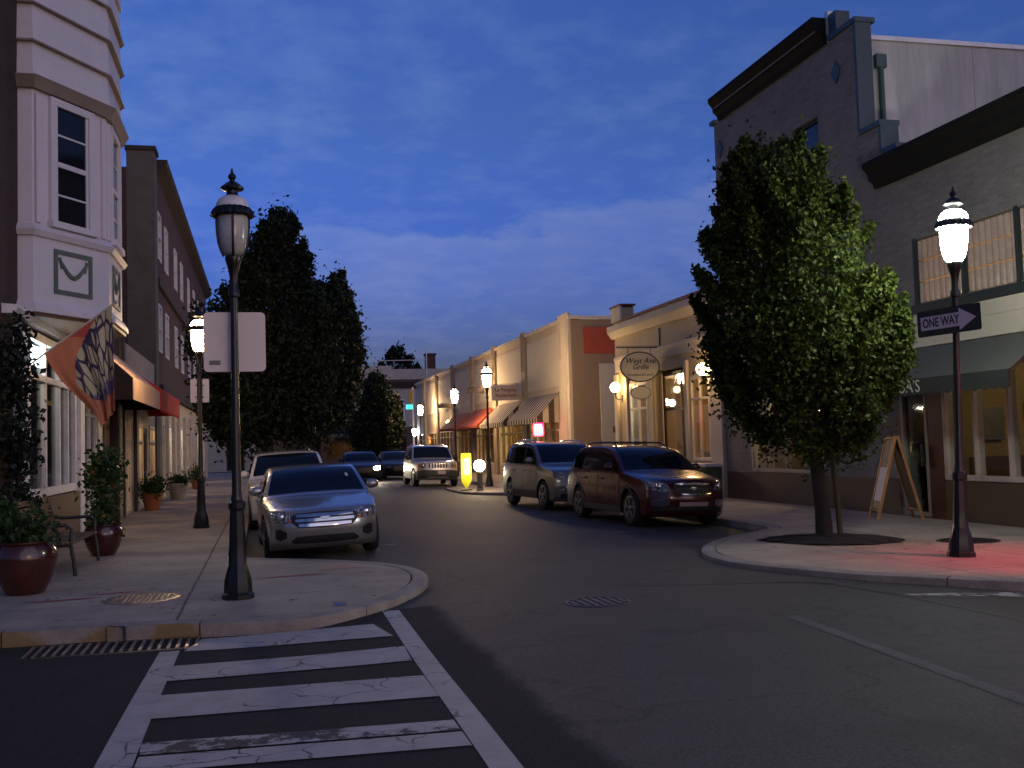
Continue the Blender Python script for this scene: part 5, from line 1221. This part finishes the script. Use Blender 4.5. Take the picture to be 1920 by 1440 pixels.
MB().box(13.45, 39.24, 1.9, 13.6, 39.269, 2.15).build('meter_box', mat('brown_box', (.16, .09, .06), .6), B)
MB().box(X - .12, 39.25, 6.45, X + .35, 82.7, 6.6, .01).box(X + .351, 39.25, 6.42, 30, 39.6, 6.57, .01).build('coping', CREAM, B)
py = [39.34, 46.45, 52.85, 58.95, 65.35, 71.75, 77.55]
for k, y in enumerate(py):
    w_ = 1.45 if k == 0 else .8
    s = MB().box(X - .13, y, 0, X - .001, y + w_, 6.72, .01); s.box(X - .16, y + .2, 4.9, X - .131, y + .32, 6.6, .01).box(X - .16, y + w_ - .32, 4.9, X - .131, y + w_ - .2, 6.6, .01)
    if k == 0: s.box(X - .15, y + .4, .1, X - .131, y + w_ - .4, 4.7)
    s.build('pilaster', BEIL if k == 0 else PIL, B)
for a, b in bays: MB().box(X - .05, a + .1, 3.9, X - .001, b - .1, 6.1, .01).build('wall_panel', BEIL, B)
for a, b in bays: sash(B, 'x', X, a + .3, b - .3, .5, 2.55, -1, CREAM, CLEAR, .09, -.03, .12, (a + 1.6, a + 2.9, a + 4.0) if b - a > 5 else (a + 1.6,), (2.1,), 'shop_window')
s = MB(); room(s, X + .31, 40.5, .05, 16, 53.1, 3.3, '-x'); room(s, X + .31, 53.4, .05, 16, 82, 3.3, '-x'); s.build('interior', INT_AMB, B, recalc=False)
STR = stripes('striped_canvas', (.62, .52, .38), (.045, .02, .016), 1, .48); ORG = mat('orange_canvas', (.36, .07, .025), .8, var=.12)
STRX = stripes('striped_end_canvas', (.07, .04, .03), (.50, .42, .31), 0, .5)
awning(B, X - .02, 10.8, 41.2, 46.3, 3.64, 2.6, .2, [STR, STRX], .03); awning(B, X - .02, 10.8, 47.4, 52.7, 3.6, 2.6, .2, [STR, STRX], .03)
awning(B, X - .02, 10.8, 53.5, 58.9, 3.55, 2.6, .12, [ORG, ORG]); awning(B, X - .02, 10.8, 59.7, 65.4, 3.5, 2.6, .12, [ORG, ORG])
t = thing('blade_sign', 'white restaurant sign with red lettering above the far striped awning', 'sign', (X, 48.5, 3.7))
pn = MB().prism([(x + 11.2, 48.5, z + 4.03) for x, z in rrect(1.28, .74, .1)], (0, .06, 0)).build('panel', mat('pink_white', (.55, .45, .43), .5, var=.05), t)
RL = mat('red_letters', (.22, .03, .04), .6); text('lettering', 'La Pergola', .245, facing((11.24, 48.493, 4.16), (1, 0, 0)), RL, pn, .003, off=.004); text('lettering', 'Restaurant', .225, facing((11.24, 48.493, 3.9), (1, 0, 0)), RL, pn, .003, off=.004)
MB().box(X - .14, 48.51, 4.42, X - .002, 48.55, 4.48).tube([(10.6, 48.53, 4.44), (X - .02, 48.53, 4.44)], .015, 6).build('bracket', BLACK, t)
t = thing('neon_sign', 'glowing pink neon sign hanging under the nearest striped awning', 'sign', (10.98, 41.5, 2.4))
MB().prism([(x + 10.98, 41.5, z + 2.13) for x, z in rrect(.30, .42, .06)], (0, .015, 0)).build('face', emis('pink_neon', (1., .14, .26), 9), t); MB().prism([(x + 10.98, 41.516, z + 2.13) for x, z in rrect(.46, .56, .09)], (0, .015, 0)).build('rim', emis('red_neon_halo', (1., .0, .05), 3), t); MB().box(10.74, 41.532, 1.84, 11.22, 41.58, 2.42).build('case', BLACK, t); MB().tube([(10.98, 41.555, 2.41), (10.98, 41.555, 2.66)], .01, 6).build('hanger', BLACK, t)  # larger red emissive panel behind the face stands in for the neon's halo
for (x, y, z, r, m_, lb) in ((11.62, 66.9, 3.05, .12, BULB, 'small glowing lamp on the beige wall beyond the orange awnings'), (11.55, 82.2, 2.7, .2, emis('white_lantern', (.95, .95, 1.), 14), 'white lantern at the far end of the beige row')):
    t = thing('wall_lantern', lb, 'wall lamp', (X, y, z)); MB().lathe([(r * .5, -r * 1.4), (r, r * .6), (r * .8, r * 1.2), (r * .1, r * 1.4)], (x, y, z), 14).build('lamp_glass', m_, t, smooth=50); MB().tube([(X, y, z + r * 1.6), (x, y, z + r * 1.7), (x, y, z + r * 1.35)], .02, 6).build('bracket', BLACK, t)

# ================================================================ far end of the street
B = thing('far_building', 'pale two storey building with dark cornice closing the street', 'building', (10, 105, 0))
ws = [(-9.5, -8.3), (-5.9, -4.7), (-2.3, -1.1), (1.3, 2.5), (4.4, 5.5), (7.8, 8.9), (12.6, 13.8), (15.5, 16.7), (19, 20.2), (23, 24.2)]
s = wall(MB(), 'y', 105, -12, 40, 3.6, 9.45, [(a, b, 4.3, 6.4) for a, b in ws], .3, -1); s.quad((-12, 105.3, 9), (40, 105.3, 9), (40, 118, 9), (-12, 118, 9)); s.box(9.5, 104.98, 9.451, 12.6, 105.3, 9.8); s.build('wall', mat('pale_wall', (.42, .37, .33), .8), B)
for a, b in ws: sash(B, 'y', 105, a, b, 4.3, 6.4, -1, WHITE, DKGLASS, .12, -.05, .1, (), (5.35,))
MB().prism([(-12, 104.999, 7.5), (-12, 104.8, 7.5), (-12, 104.4, 8.1), (-12, 104.4, 8.35), (-12, 104.999, 8.4)], (52, 0, 0)).build('cornice', mat('dark_cornice', (.05, .038, .032), .7), B)
s = wall(MB(), 'y', 105, -12, 40, 0, 3.59, [(-4, -2.5, .1, 2.6), (5.9, 9.2, .5, 2.3), (11, 14, .6, 2.6), (16, 20, .6, 2.6)], .3, -1); s.build('ground_floor', mat('brown_shopfront', (.11, .06, .035), .7), B)
for a, b, e, f in ((-4, -2.5, .1, 2.6), (5.9, 9.2, .5, 2.3), (11, 14, .6, 2.6), (16, 20, .6, 2.6)): sash(B, 'y', 105, a, b, e, f, -1, DKWOOD, CLEAR, .1, 0, .1, ((a + b) / 2,), (), 'shop_window')
room(MB(), -11.5, 105.31, .05, 39, 110, 3.2, '-y').build('interior', INT_DIM, B, recalc=False)
s = MB().prism([(5.5, 104.99, 4.15), (5.5, 103.9, 3.2), (5.5, 103.9, 2.6), (5.5, 104.99, 2.6)], (4.1, 0, 0)).build('awning', mat('black_canvas', (.012, .011, .012), .8), B)
MB().box(6.3, 103.87, 2.75, 7.5, 103.89, 3.0).build('awning_band', mat('grey_band', (.10, .10, .10), .7), B)
s = MB().box(16.6, 108, 8.5, 17.6, 109, 11.1).box(16.5, 107.9, 11.1, 17.7, 109.1, 11.3).build('chimney', BR_RED, B)
t = thing('utility_pole', 'thin pale pole with a crossarm rising over the far rooftops', 'pole', (15.4, 100, 0)); MB().tube([(15.4, 100, 0), (15.4, 100, 11.0)], [.1, .06], 8).build('pole', SIGNBACK, t); MB().tube([(11.0, 100, 9.9), (15.4, 100, 9.95)], .035, 6).build('crossarm', SIGNBACK, t)
t = thing('traffic_signal', 'yellow traffic signal head on a pole with a teal street sign at the far junction', 'traffic signal', (11.75, 84, 0))
MB().tube([(11.75, 84, 0), (11.75, 84, 6.4)], [.1, .07], 8).build('pole', SIGNBACK, t); MB().box(11.4, 83.75, 5.1, 11.7, 83.98, 6.1, .03).build('head', mat('signal_yellow', (.35, .2, .02), .5), t); MB().box(11.15, 83.9, 4.6, 11.7, 83.93, 4.98, .005).build('street_sign', emis('teal_sign', (.04, .62, .58), .9, (.05, .4, .4)), t)
t = thing('pedestrian_signal', 'orange lit pedestrian signal on a thin pole at the far crossing', 'traffic signal', (8.8, 97, 0))
MB().tube([(8.8, 97, 0), (8.8, 97, 2.5)], .06, 8).build('pole', SIGNBACK, t); h_ = MB().box(8.62, 96.7, 1.75, 8.98, 96.93, 2.5, .03).build('head', BLACK, t); MB().box(8.68, 96.68, 1.82, 8.92, 96.699, 2.42).build('lens', emis('orange_signal', (1., .22, .02), 7), h_)
# signal standing just right of the picture; its red lens colours the right pavement
t = thing('traffic_signal', 'low red traffic signal by the kerb at the right of the corner pavement', 'traffic signal', (10.4, 10.0, 0))
MB().lathe([(.16, 0), (.15, .3), (.06, .4), (.055, 3.4)], (10.4, 10.0, 0), 14).build('pole', IRON, t, smooth=40); h_ = MB().box(10.12, 9.85, 1.7, 10.34, 10.15, 2.6, .03).build('head', BLACK, t)
MB().lathe([(.1, 0), (.1, .02), (.05, .04)], (10.08, 10.0, 2.4), 18, 'x').build('red_lens', emis('red_signal', (1., .02, .02), 60), h_); MB().lathe([(.1, 0), (.1, .02)], (10.10, 10.0, 2.13), 18, 'x').build('amber_lens', mat('unlit_amber', (.08, .04, .01), .3), h_); MB().lathe([(.1, 0), (.1, .02)], (10.10, 10.0, 1.87), 18, 'x').build('green_lens', mat('unlit_green', (.01, .05, .03), .3), h_)
rl = bpy.data.lights.new('red_signal_light', 'SPOT'); rl.energy = LP_RED * 1.5; rl.color = (1, .03, .04); rl.shadow_soft_size = .1; rl.spot_size = R(80); rl.spot_blend = .7
ro = bpy.data.objects.new('red_signal_light', rl); C.objects.link(ro); ro.location = (9.95, 10.0, 2.4); ro.rotation_euler = (Vector((9.95, 10.0, 2.4)) - Vector((9.35, 10.9, .3))).to_track_quat('Z', 'Y').to_euler()
# yellow crossing sign and bollard light on the right hand corner
t = thing('crossing_sign', 'narrow yellow pedestrian crossing sign tapering to a point on the corner', 'sign', (6.8, 35.75, 0))
YEL = mat('fluorescent_yellow', (.75, .70, .02), .5, var=.05)
pn = MB().prism([(6.62, 35.72, 1.30), (6.98, 35.72, 1.30), (6.98, 35.72, .33), (6.8, 35.72, .02), (6.62, 35.72, .33)], (0, .03, 0)).build('panel', YEL, t)
MB().prism([(6.68, 35.717, 1.12), (6.92, 35.717, 1.12), (6.92, 35.717, .55), (6.68, 35.717, .55)], (0, -.003, 0)).build('plate', mat('pale_yellow', (.72, .72, .45), .5), pn)
MB().ball((6.8, 35.711, .98), .035, .9, .2, 1).bar((6.8, 35.712, .94), (6.8, 35.712, .8), .05, .006).bar((6.8, 35.712, .8), (6.75, 35.712, .66), .025, .006).bar((6.8, 35.712, .8), (6.86, 35.712, .67), .025, .006).bar((6.8, 35.712, .9), (6.87, 35.712, .82), .02, .006).build('walking_figure', BLACK, pn)
MB().box(6.62, 35.6, 0, 6.98, 35.95, .05, .015).build('base', BLACK, t)
t = thing('bollard_lamp', 'short post topped by a glowing white globe beside the yellow sign', 'bollard lamp', (7.19, 35.3, 0))
MB().lathe([(.13, 0), (.13, .05), (.1, .08), (.1, .58), (.12, .6), (.12, .66)], (7.19, 35.3, 0), 18).build('post', mat('grey_post', (.12, .11, .10), .6), t, smooth=40); MB().ball((7.19, 35.3, .86), .2, n=20, m=12).build('globe', emis('bollard_globe', (1., .82, .55), 22), t, smooth=80)

# ---------------------------------------------------------------- A-frame, bench, pots, flag
OAK = mat('varnished_oak', (.36, .17, .055), .45, var=.3, vs=5, bump=.2)
t = thing('sandwich_board', 'wooden A-frame board with a white menu sheet by the restaurant door', 'sign', (11.3, 17.15, 0))
rd = Vector((.31, .95, 0)).normalized(); sp_ = Vector((.95, -.31, 0)).normalized(); o0 = Vector((11.3, 17.15, 0)); top = 1.52
for sd, nm in ((-1, 'front_board'), (1, 'rear_board')):
    s = MB(); A_ = lambda u, h, th=0.: o0 + sp_ * sd * (.38 * (1 - h / top) + .018 + th) + rd * u + Vector((0, 0, h))
    for u in (-.29, .29): s.bar(A_(u, 0), A_(u, top), .05, .03, rd)
    for h in (.17, top - .04): s.bar(A_(-.29, h), A_(.29, h), .05, .028)
    b_ = s.build(nm, OAK, t)
    MB().prism([A_(-.265, .2, -.004), A_(.265, .2, -.004), A_(.265, top - .07, -.004), A_(-.265, top - .07, -.004)], sp_ * sd * .008).build('panel', mat('board_brown', (.12, .07, .04), .6), b_)
    if sd < 0: MB().prism([A_(-.24, .34, .006), A_(.24, .34, .006), A_(.24, .95, .006), A_(-.24, .95, .006)], sp_ * sd * .003).build('menu_sheet', mat('menu_paper', (.6, .52, .56), .6, var=.4, vs=14), b_)
t = thing('bench', 'dark slatted bench against the corner shop window', 'bench', (-2.75, 16.1, 0))
BW = mat('bench_wood', (.055, .033, .02), .5, bump=.3, bs=14); BIR = mat('bench_iron', (.014, .016, .015), .5)
s = MB()
for k in range(5): s.box(-3.08 + k * .115, 15.0, .42, -2.985 + k * .115, 17.1, .45, .006)
s.build('seat', BW, t)
s = MB()
for k in range(5): x = -3.1 - .035 * k; z = .53 + .1 * k; s.box(x - .012, 15.0, z, x + .012, 17.1, z + .075, .006)
s.build('backrest', mat('bench_back', (.12, .065, .03), .5, bump=.3, bs=14), t)
for y in (15.05, 17.05):
    MB().tube([(-2.5, y, 0), (-2.52, y, .2), (-2.56, y, .43), (-2.54, y, .62), (-2.62, y, .68), (-3.0, y, .67), (-3.16, y, .7)], .026, 8).tube([(-3.2, y, 0), (-3.1, y, .25), (-3.08, y, .43), (-3.16, y, .75), (-3.27, y, 1.04)], .026, 8).tube([(-2.55, y, .41), (-3.1, y, .41)], .022, 8).build('end_frame', BIR, t, smooth=50)
def pot(label, x, y, r, h, material, n_tw, rad, hgt, lm, prof=None, per=34, sz=.09, z=0., flowers=None, spread=.09, cat='plant pot'):
    t = thing('plant_pot', label, cat, (x, y, z))
    pr = prof or [(.68, 0), (.72, .02), (.98, .85), (1.06, .87), (1.06, 1.0), (.96, 1.0), (.94, .9)]
    MB().lathe([(q * r, w_ * h) for q, w_ in pr], (x, y, z), 28).build('pot', material, t, smooth=40)
    MB().lathe([(r * .9, h * .86), (r * .6, h * .93), (.01, h * .95)], (x, y, z), 20).build('soil', m_soil, t)
    cs = []
    for _ in range(n_tw):
        a = random.uniform(0, 6.28); q = random.random() ** .5; u = random.random(); cs.append((x + rad * q * math.cos(a) * (.5 + .6 * math.sin(math.pi * u)), y + rad * q * math.sin(a) * (.5 + .6 * math.sin(math.pi * u)), z + h * .95 + hgt * u))
    V, k = leaves(cs, [spread] * n_tw, per, sz, 1.2); mesh_leaves('plant', V, k, lm, t, (x, y, z))
    st = MB()
    for q in cs[::max(1, n_tw // 9)]: st.tube([(x, y, z + h * .9), ((x + q[0]) / 2, (y + q[1]) / 2, (z + h + q[2]) / 2 + .05), q], [.012, .009, .004], 5)
    st.build('stem', BARK, t)
    if flowers:
        for q in random.sample(cs, min(len(cs), flowers[1])): MB().ball((q[0] + .06, q[1] - .06, q[2]), .035, n=6, m=4).build('flower', flowers[0], t)
    return t
m_soil = mat('soil', (.02, .014, .01), .95)
PL = leaf_mat('planter_leaf', (.018, .045, .014), (.05, .09, .025), .2, .45); ORF = mat('orange_petal', (.22, .07, .012), .7)
REDG = mat('red_glazed', (.055, .011, .007), .22, var=.5, vs=5, bump=.15, bs=8, Coat_Weight=.5); TERRA = mat('terracotta', (.36, .115, .045), .8); STONEP = mat('stone_urn', (.42, .37, .30), .85); DKP = mat('oxblood_pot', (.045, .008, .007), .2, Coat_Weight=.5)
bul = [(.55, 0), (.6, .02), (.85, .3), (1.0, .62), (.98, .8), (.86, .93), (.92, .97), (.92, 1.0), (.8, 1.0), (.78, .93)]
pot('large glossy red glazed pot with feathery plant at the frame edge', -2.78, 13.4, .36, .62, REDG, 34, .22, .24, PL, bul, 30, .08)
pot('oxblood pot with tall orange-flowered shrub past the bench end', -2.55, 17.9, .3, .5, DKP, 40, .26, 1.1, PL, bul, 26, .11, flowers=(ORF, 8))
pot('terracotta pot with round shrub in front of the red awning shop', -3.15, 31.3, .27, .5, TERRA, 40, .34, .36, PL)
pot('pale stone urn planter with low plants on the left pavement', -3.0, 38.4, .34, .55, STONEP, 26, .32, .22, PL)
pot('small terracotta pot farthest along the left pavement', -2.9, 47.5, .26, .42, TERRA, 26, .3, .45, PL)
pot('dark pot with a leafy bush rising under the shop window', -3.3, 14.6, .24, .4, DKP, 30, .18, .6, PL, bul, 30, .1, flowers=(ORF, 3))
# climbing vine on the corner pier
t = thing('climbing_vine', 'dark climbing vine covering the white pilaster beside the shop window', 'plant', (-3.4, 16.0, 0))
cs = [(-3.38 + random.gauss(0, .07), 15.95 + random.gauss(0, .15) - .1 * (u > 2.4), u) for u in [random.uniform(.2, 3.5) for _ in range(80)]]
V, k = leaves(cs, [.09] * len(cs), 26, .11, 1.4, .8); mesh_leaves('foliage', V, k, leaf_mat('vine_leaf', (.008, .014, .010), (.02, .028, .018), .12, .6), t, (-3.4, 16.0, 0))
MB().tube([(-3.38, 16.0, 0), (-3.42, 15.9, .9), (-3.4, 16.1, 1.8), (-3.42, 15.95, 3.4)], [.03, .025, .02, .01], 7).build('stem', BARK, t)
# butterfly-wing flag on a slanted pole
t = thing('flag', 'orange flag with a butterfly wing pattern hanging from a slanted pole', 'flag', (-3.55, 17.45, 3.1))
A0, A1 = Vector((-3.34, 17.5, 3.22)), Vector((-2.34, 17.5, 3.99)); D0, D1 = Vector((-2.52, 17.46, 2.02)), Vector((-2.30, 17.54, 2.32))
MB().tube([(-3.62, 17.5, 3.0), A0, A1 + (A1 - A0) * .05], .016, 8).ball(A1 + (A1 - A0) * .06, .035).build('pole', mat('flag_pole', (.5, .42, .34), .5), t, smooth=50)
nu, nv = 44, 60; V = []; uv = []
for j in range(nv + 1):
    v = j / nv
    for i in range(nu + 1):
        u = i / nu; a = A0.lerp(A1, u); d_ = D0.lerp(D1, u)
        # the inner corner is pulled across towards the free end as the cloth falls
        q = a.lerp(d_, v); pull = math.sin(math.pi * v) * (1 - u); q.x += .30 * pull * (v - .25); q.z -= .10 * pull
        q.y += (.075 * math.sin(u * 15 + v * 2.5) + .03 * math.sin(u * 31 + 3 * v)) * (v ** .8); V.append(q); uv.append((u, v))
mb = MB().add(V, [(j * (nu + 1) + i, j * (nu + 1) + i + 1, (j + 1) * (nu + 1) + i + 1, (j + 1) * (nu + 1) + i) for j in range(nv) for i in range(nu)])
m, nt, out = nodes_of('flag_cloth')
tu = N(nt, 'ShaderNodeAttribute', attribute_name='UVMap').outputs['Vector']; s_ = N(nt, 'ShaderNodeSeparateXYZ'); lk(nt, tu, s_.inputs[0]); U, Vv = s_.outputs[0], s_.outputs[1]
wob = math_n(nt, 'MULTIPLY', math_n(nt, 'SUBTRACT', noise(nt, tu, 5, 3), .5), .22)
wing = math_n(nt, 'GREATER_THAN', math_n(nt, 'ADD', U, wob), math_n(nt, 'SUBTRACT', .80, math_n(nt, 'MULTIPLY', math_n(nt, 'SINE', math_n(nt, 'MULTIPLY', Vv, 3.4)), .66)))
wing = math_n(nt, 'MULTIPLY', wing, math_n(nt, 'LESS_THAN', math_n(nt, 'ADD', Vv, wob), .80))
mp = N(nt, 'ShaderNodeMapping'); mp.inputs['Rotation'].default_value = (0, 0, .5); mp.inputs['Scale'].default_value = (13, 5.2, 1)
wn = N(nt, 'ShaderNodeTexNoise', i_Scale=3., i_Detail=2.); lk(nt, tu, wn.inputs['Vector']); lk(nt, mixc(nt, .12, tu, wn.outputs['Color'], 'ADD'), mp.inputs[0])
wv = N(nt, 'ShaderNodeTexVoronoi', feature='DISTANCE_TO_EDGE', i_Scale=.9, i_Randomness=.75); lk(nt, mp.outputs[0], wv.inputs['Vector'])
st = ramp(nt, wv.outputs['Distance'], .06, .12)
rim_ = math_n(nt, 'GREATER_THAN', math_n(nt, 'ADD', Vv, wob), .66)
wc = mixc(nt, st, (.035, .02, .06), (.46, .40, .24)); wc = mixc(nt, math_n(nt, 'MULTIPLY', rim_, .8), wc, (.09, .06, .15))
redtop = math_n(nt, 'MULTIPLY', math_n(nt, 'GREATER_THAN', math_n(nt, 'SUBTRACT', U, math_n(nt, 'MULTIPLY', Vv, 2.0)), .34), .9)
oc = mixc(nt, redtop, (.52, .175, .085), (.42, .05, .045))
finish(nt, out, mixc(nt, wing, oc, wc), .8, 0, noise(nt, tu, 60, 2), .1)
fo = mb.build('cloth', m, t, smooth=180)
ul = fo.data.uv_layers.new(name='UVMap')
for lp in fo.data.loops: ul.data[lp.index].uv = uv[lp.vertex_index]

# ---------------------------------------------------------------- lamps inside fixtures and shops
for (x, y, z, p_, c_) in ((-4.4, 18.4, 3.3, LP_IN * .25, (1, .85, .65)), (-5.0, 24.5, 2.6, LP_IN * .5, (1, .65, .35)), (-4.6, 31, 2.7, LP_IN * .9, (1, .6, .28)), (-4.6, 35.5, 2.7, LP_IN * .6, (1, .6, .28)),
                          (-4.7, 41, 2.7, LP_IN, (1, .75, .5)), (-4.7, 48, 2.7, LP_IN, (1, .75, .5)), (-4.7, 58, 2.7, LP_IN, (1, .75, .5)),
                          (14.3, 14.2, 2.8, LP_IN * .22, (1, .8, .55)), (12.8, 22.4, 2.7, LP_IN * .4, (1, .72, .45)),
                          (13.5, 29.3, 3.2, LP_IN * .5, (1, .58, .24)), (13.2, 32.0, 3.2, LP_IN * .6, (1, .7, .4)), (13.2, 26.9, 3.0, LP_IN * .35, (1, .62, .3)),
                          (13.4, 44, 2.9, LP_IN * 1.2, (1, .66, .3)), (13.4, 50, 2.9, LP_IN * 1.6, (1, .66, .3)), (13.4, 57, 2.9, LP_IN * 1., (1, .62, .28)), (13.4, 64, 2.9, LP_IN * 1., (1, .62, .28)), (13.4, 75, 2.9, LP_IN, (1, .62, .28)), (7.5, 107, 2.6, LP_IN * .5, (1, .5, .2))):
    lamp('shop_ceiling_light', (x, y, z), p_, c_, .12)

# ---------------------------------------------------------------- view and sampling
sc.view_settings.view_transform = 'Standard'; sc.view_settings.look = 'None'; sc.view_settings.exposure = EXPOSURE; sc.view_settings.gamma = 1
cy = sc.cycles; cy.use_denoising = True; cy.sample_clamp_indirect = 4; cy.max_bounces = 6; cy.transparent_max_bounces = 12; cy.caustics_reflective = False; cy.caustics_refractive = False
try: cy.denoiser = 'OPENIMAGEDENOISE'; cy.denoising_input_passes = 'RGB_ALBEDO_NORMAL'
except Exception: pass
